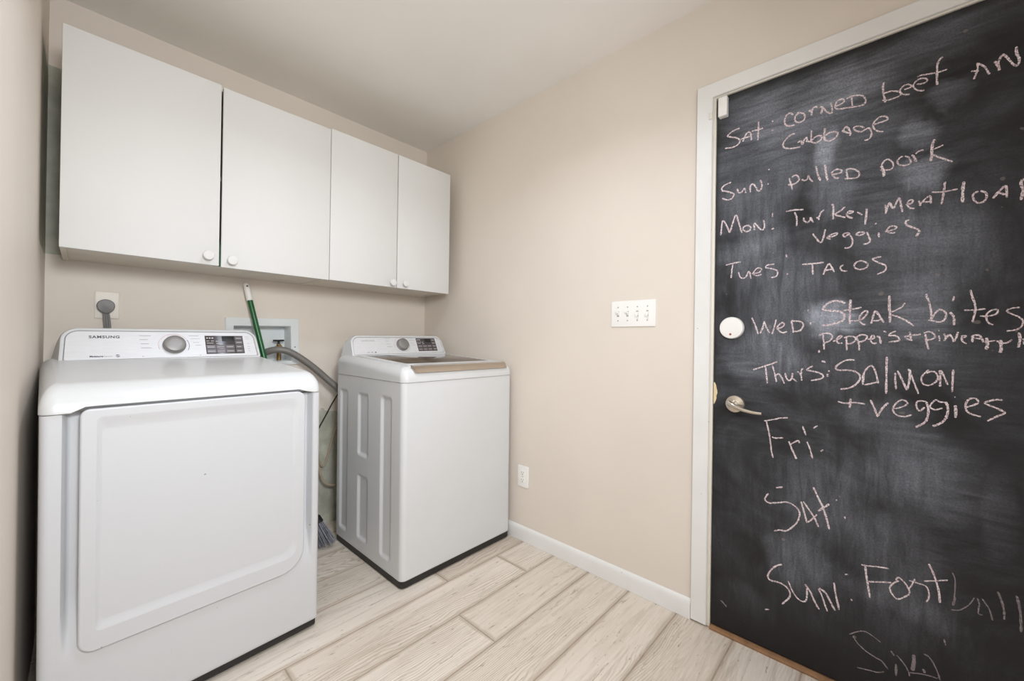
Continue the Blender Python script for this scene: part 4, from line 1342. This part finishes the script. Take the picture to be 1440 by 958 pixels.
tube(bm, [(vx, vy, -h2 + 0.004), (vx, vy, vz + 0.005)], 0.011, 14)
tube(bm, [(vx, vy, vz - 0.008), (vx, vy - 0.03, vz - 0.008)], 0.009, 12)
v = obj('valve', bm, 'brass', ob)
bm = bmesh.new()
tube(bm, [(vx, vy, vz), (vx, vy, vz + 0.024)], 0.006, 10)
for k_ in range(4):
    a = math.radians(45 * k_)
    d = Vector((math.cos(a), math.sin(a), 0)) * 0.027
    tube(bm, [Vector((vx, vy, vz + 0.025)) - d, Vector((vx, vy, vz + 0.025)) + d], 0.0045, 8)
lathe(bm, [(0.026, 0.0225), (0.0275, 0.025), (0.026, 0.0275), (0, 0.0285)], 20, Matrix.Translation((vx, vy, vz)))
tag(obj('valve_handle', bm, 'black', v), 'black round tap handle')

# drain hose
hp = smooth_path([(-1.045, 0.03, 0.985), (-1.020, -0.03, 1.004), (-0.975, -0.066, 1.024), (-0.925, -0.082, 1.020), (-0.875, -0.092, 0.994), (-0.800, -0.105, 0.935), (-0.725, -0.122, 0.862), (-0.660, -0.145, 0.790), (-0.625, -0.160, 0.70), (-0.61, -0.165, 0.55)], 10)
bm = bmesh.new()
tube(bm, hp, [0.0175 + 0.0006 * (i % 2) for i in range(len(hp))], 16)
tag(obj('drain_hose', bm, 'hose', smooth=60), 'thick grey drain hose looping from the outlet box down behind the washer', 'hose')
# cords and supply tubes between the machines
bm = bmesh.new()
tube(bm, smooth_path([(-0.58, -0.07, 0.855), (-0.651, -0.05, 0.730), (-0.690, -0.05, 0.660), (-0.730, -0.050, 0.588), (-0.80, -0.05, 0.46), (-0.90, -0.05, 0.36)], 8), 0.0038, 8)
tag(obj('electric_cable', bm, 'black'), 'thin black cord slanting across the gap between the two machines', 'cord')
bm = bmesh.new()
tube(bm, smooth_path([(-0.800, -0.062, 0.62), (-0.765, -0.066, 0.48), (-0.742, -0.070, 0.36), (-0.712, -0.072, 0.272), (-0.662, -0.075, 0.240), (-0.61, -0.075, 0.245)], 8), 0.0065, 8)
tag(obj('water_tube', bm, 'tan_cable'), 'tan water tube hanging lowest in a wide loop between the machines', 'tube')
bm = bmesh.new()
tube(bm, smooth_path([(-0.760, -0.016, 0.60), (-0.736, -0.016, 0.46), (-0.713, -0.016, 0.365), (-0.693, -0.016, 0.345), (-0.673, -0.016, 0.39), (-0.643, -0.016, 0.50), (-0.60, -0.016, 0.60)], 8), 0.0060, 8)
tag(obj('water_tube', bm, 'tan_cable'), 'tan water tube bent in a narrow V between the machines', 'tube')

# dryer plug in the outlet
pg = thing('power_plug', 'grey round-faced dryer plug and flat cord in the beige wall outlet', 'plug', (-1.5945, -0.0055, 1.211))
bm = bmesh.new()
out = []
for i in range(40):
    a = 2 * math.pi * i / 40
    x, z = 0.0275 * math.cos(a), 0.0265 * math.sin(a)
    if z < -0.01:
        x *= 1 - 0.22 * (-z - 0.01) / 0.017
        z *= 1.3
    out.append((x, z))
rings = [[(x * s, -d, z * s) for x, z in out] for s, d in ((0.96, 0.0003), (1.0, 0.004), (1.0, 0.020), (0.965, 0.026), (0.88, 0.029))]
loft(bm, rings)
obj('plug_body', bm, 'grey_plug', pg, smooth=50)
bm = bmesh.new()
for k_, dx in enumerate((-0.0072, 0.0, 0.0072)):
    tube(bm, smooth_path([(dx * .9, -0.014, -0.030), (dx + .003, -0.016, -0.055), (dx + .006, -0.022, -0.10), (dx + .008, -0.03, -0.17), (dx + 0.01, -0.035, -0.40), (dx + .012, -0.06, -0.75)], 6), 0.0042, 8)
obj('cord', bm, 'grey_plug', pg)

# broom leaning behind the dryer
T0, T1 = Vector((-1.0985, -0.030, 1.362)), Vector((-0.868, -0.222, 0.150))
ax = (T1 - T0).normalized()
br = thing('broom', 'broom with green handle and white tip leaning behind the dryer', 'broom', (0, 0, 0))
bm = bmesh.new()
tube(bm, [T0 + ax * 0.085, T1], 0.0125, 16)
obj('handle', bm, 'green', br)
bm = bmesh.new()
tube(bm, [T0 - ax * 0.002, T0 + ax * 0.004, T0 + ax * 0.03, T0 + ax * 0.088, T0 + ax * 0.09], [0.006, 0.0115, 0.0145, 0.0152, 0.0135], 16)
cp = obj('handle_tip', bm, 'white_plastic', br)
tag(cp, 'white plastic tip')
bm = bmesh.new()
hx = axis_to(T0 + ax * 0.016 + Vector((0, -0.0132, 0)), (0, -1, 0.1))
lathe(bm, [(0.0042, 0.0), (0.0042, 0.0008), (0, 0.0008)], 14, hx)
obj('hang_hole', bm, 'slot', cp)
# head: tapered block with a flared skirt of bristles
side = Vector((0.80, -0.60, 0)).normalized()
side = (side - ax * side.dot(ax)).normalized()
nrm = ax.cross(side)
bm = bmesh.new()
rings = []
for d, w, t in ((-0.06, 0.018, 0.018), (-0.02, 0.024, 0.020), (0.0, 0.075, 0.022), (0.03, 0.085, 0.022)):
    c_ = T1 + ax * d
    rings.append([c_ + side * a + nrm * b for a, b in rrect(-w, w, -t, t, min(t * .8, w * .8), 4)])
loft(bm, rings)
obj('brush_head', bm, 'black', br)
bm = bmesh.new()
rb = random.Random(9)
for i in range(420):
    a, b = rb.uniform(-1, 1), rb.uniform(-1, 1)
    s0 = T1 + ax * 0.02 + side * a * 0.078 + nrm * b * 0.018
    end = T1 + ax * (0.02 + 0.132) + side * a * 0.125 + nrm * b * 0.032
    dd = end - s0
    if end.z < 0.006:
        end = s0 + dd * ((s0.z - 0.006) / (s0.z - end.z))
    mid = (s0 + end) / 2 + Vector((rb.uniform(-.004, .004), rb.uniform(-.004, .004), 0))
    tube(bm, [s0, mid, end], [0.0016, 0.0015, 0.0011], 4)
tag(obj('bristles', bm, 'bristle', br, smooth=0), kind='stuff')
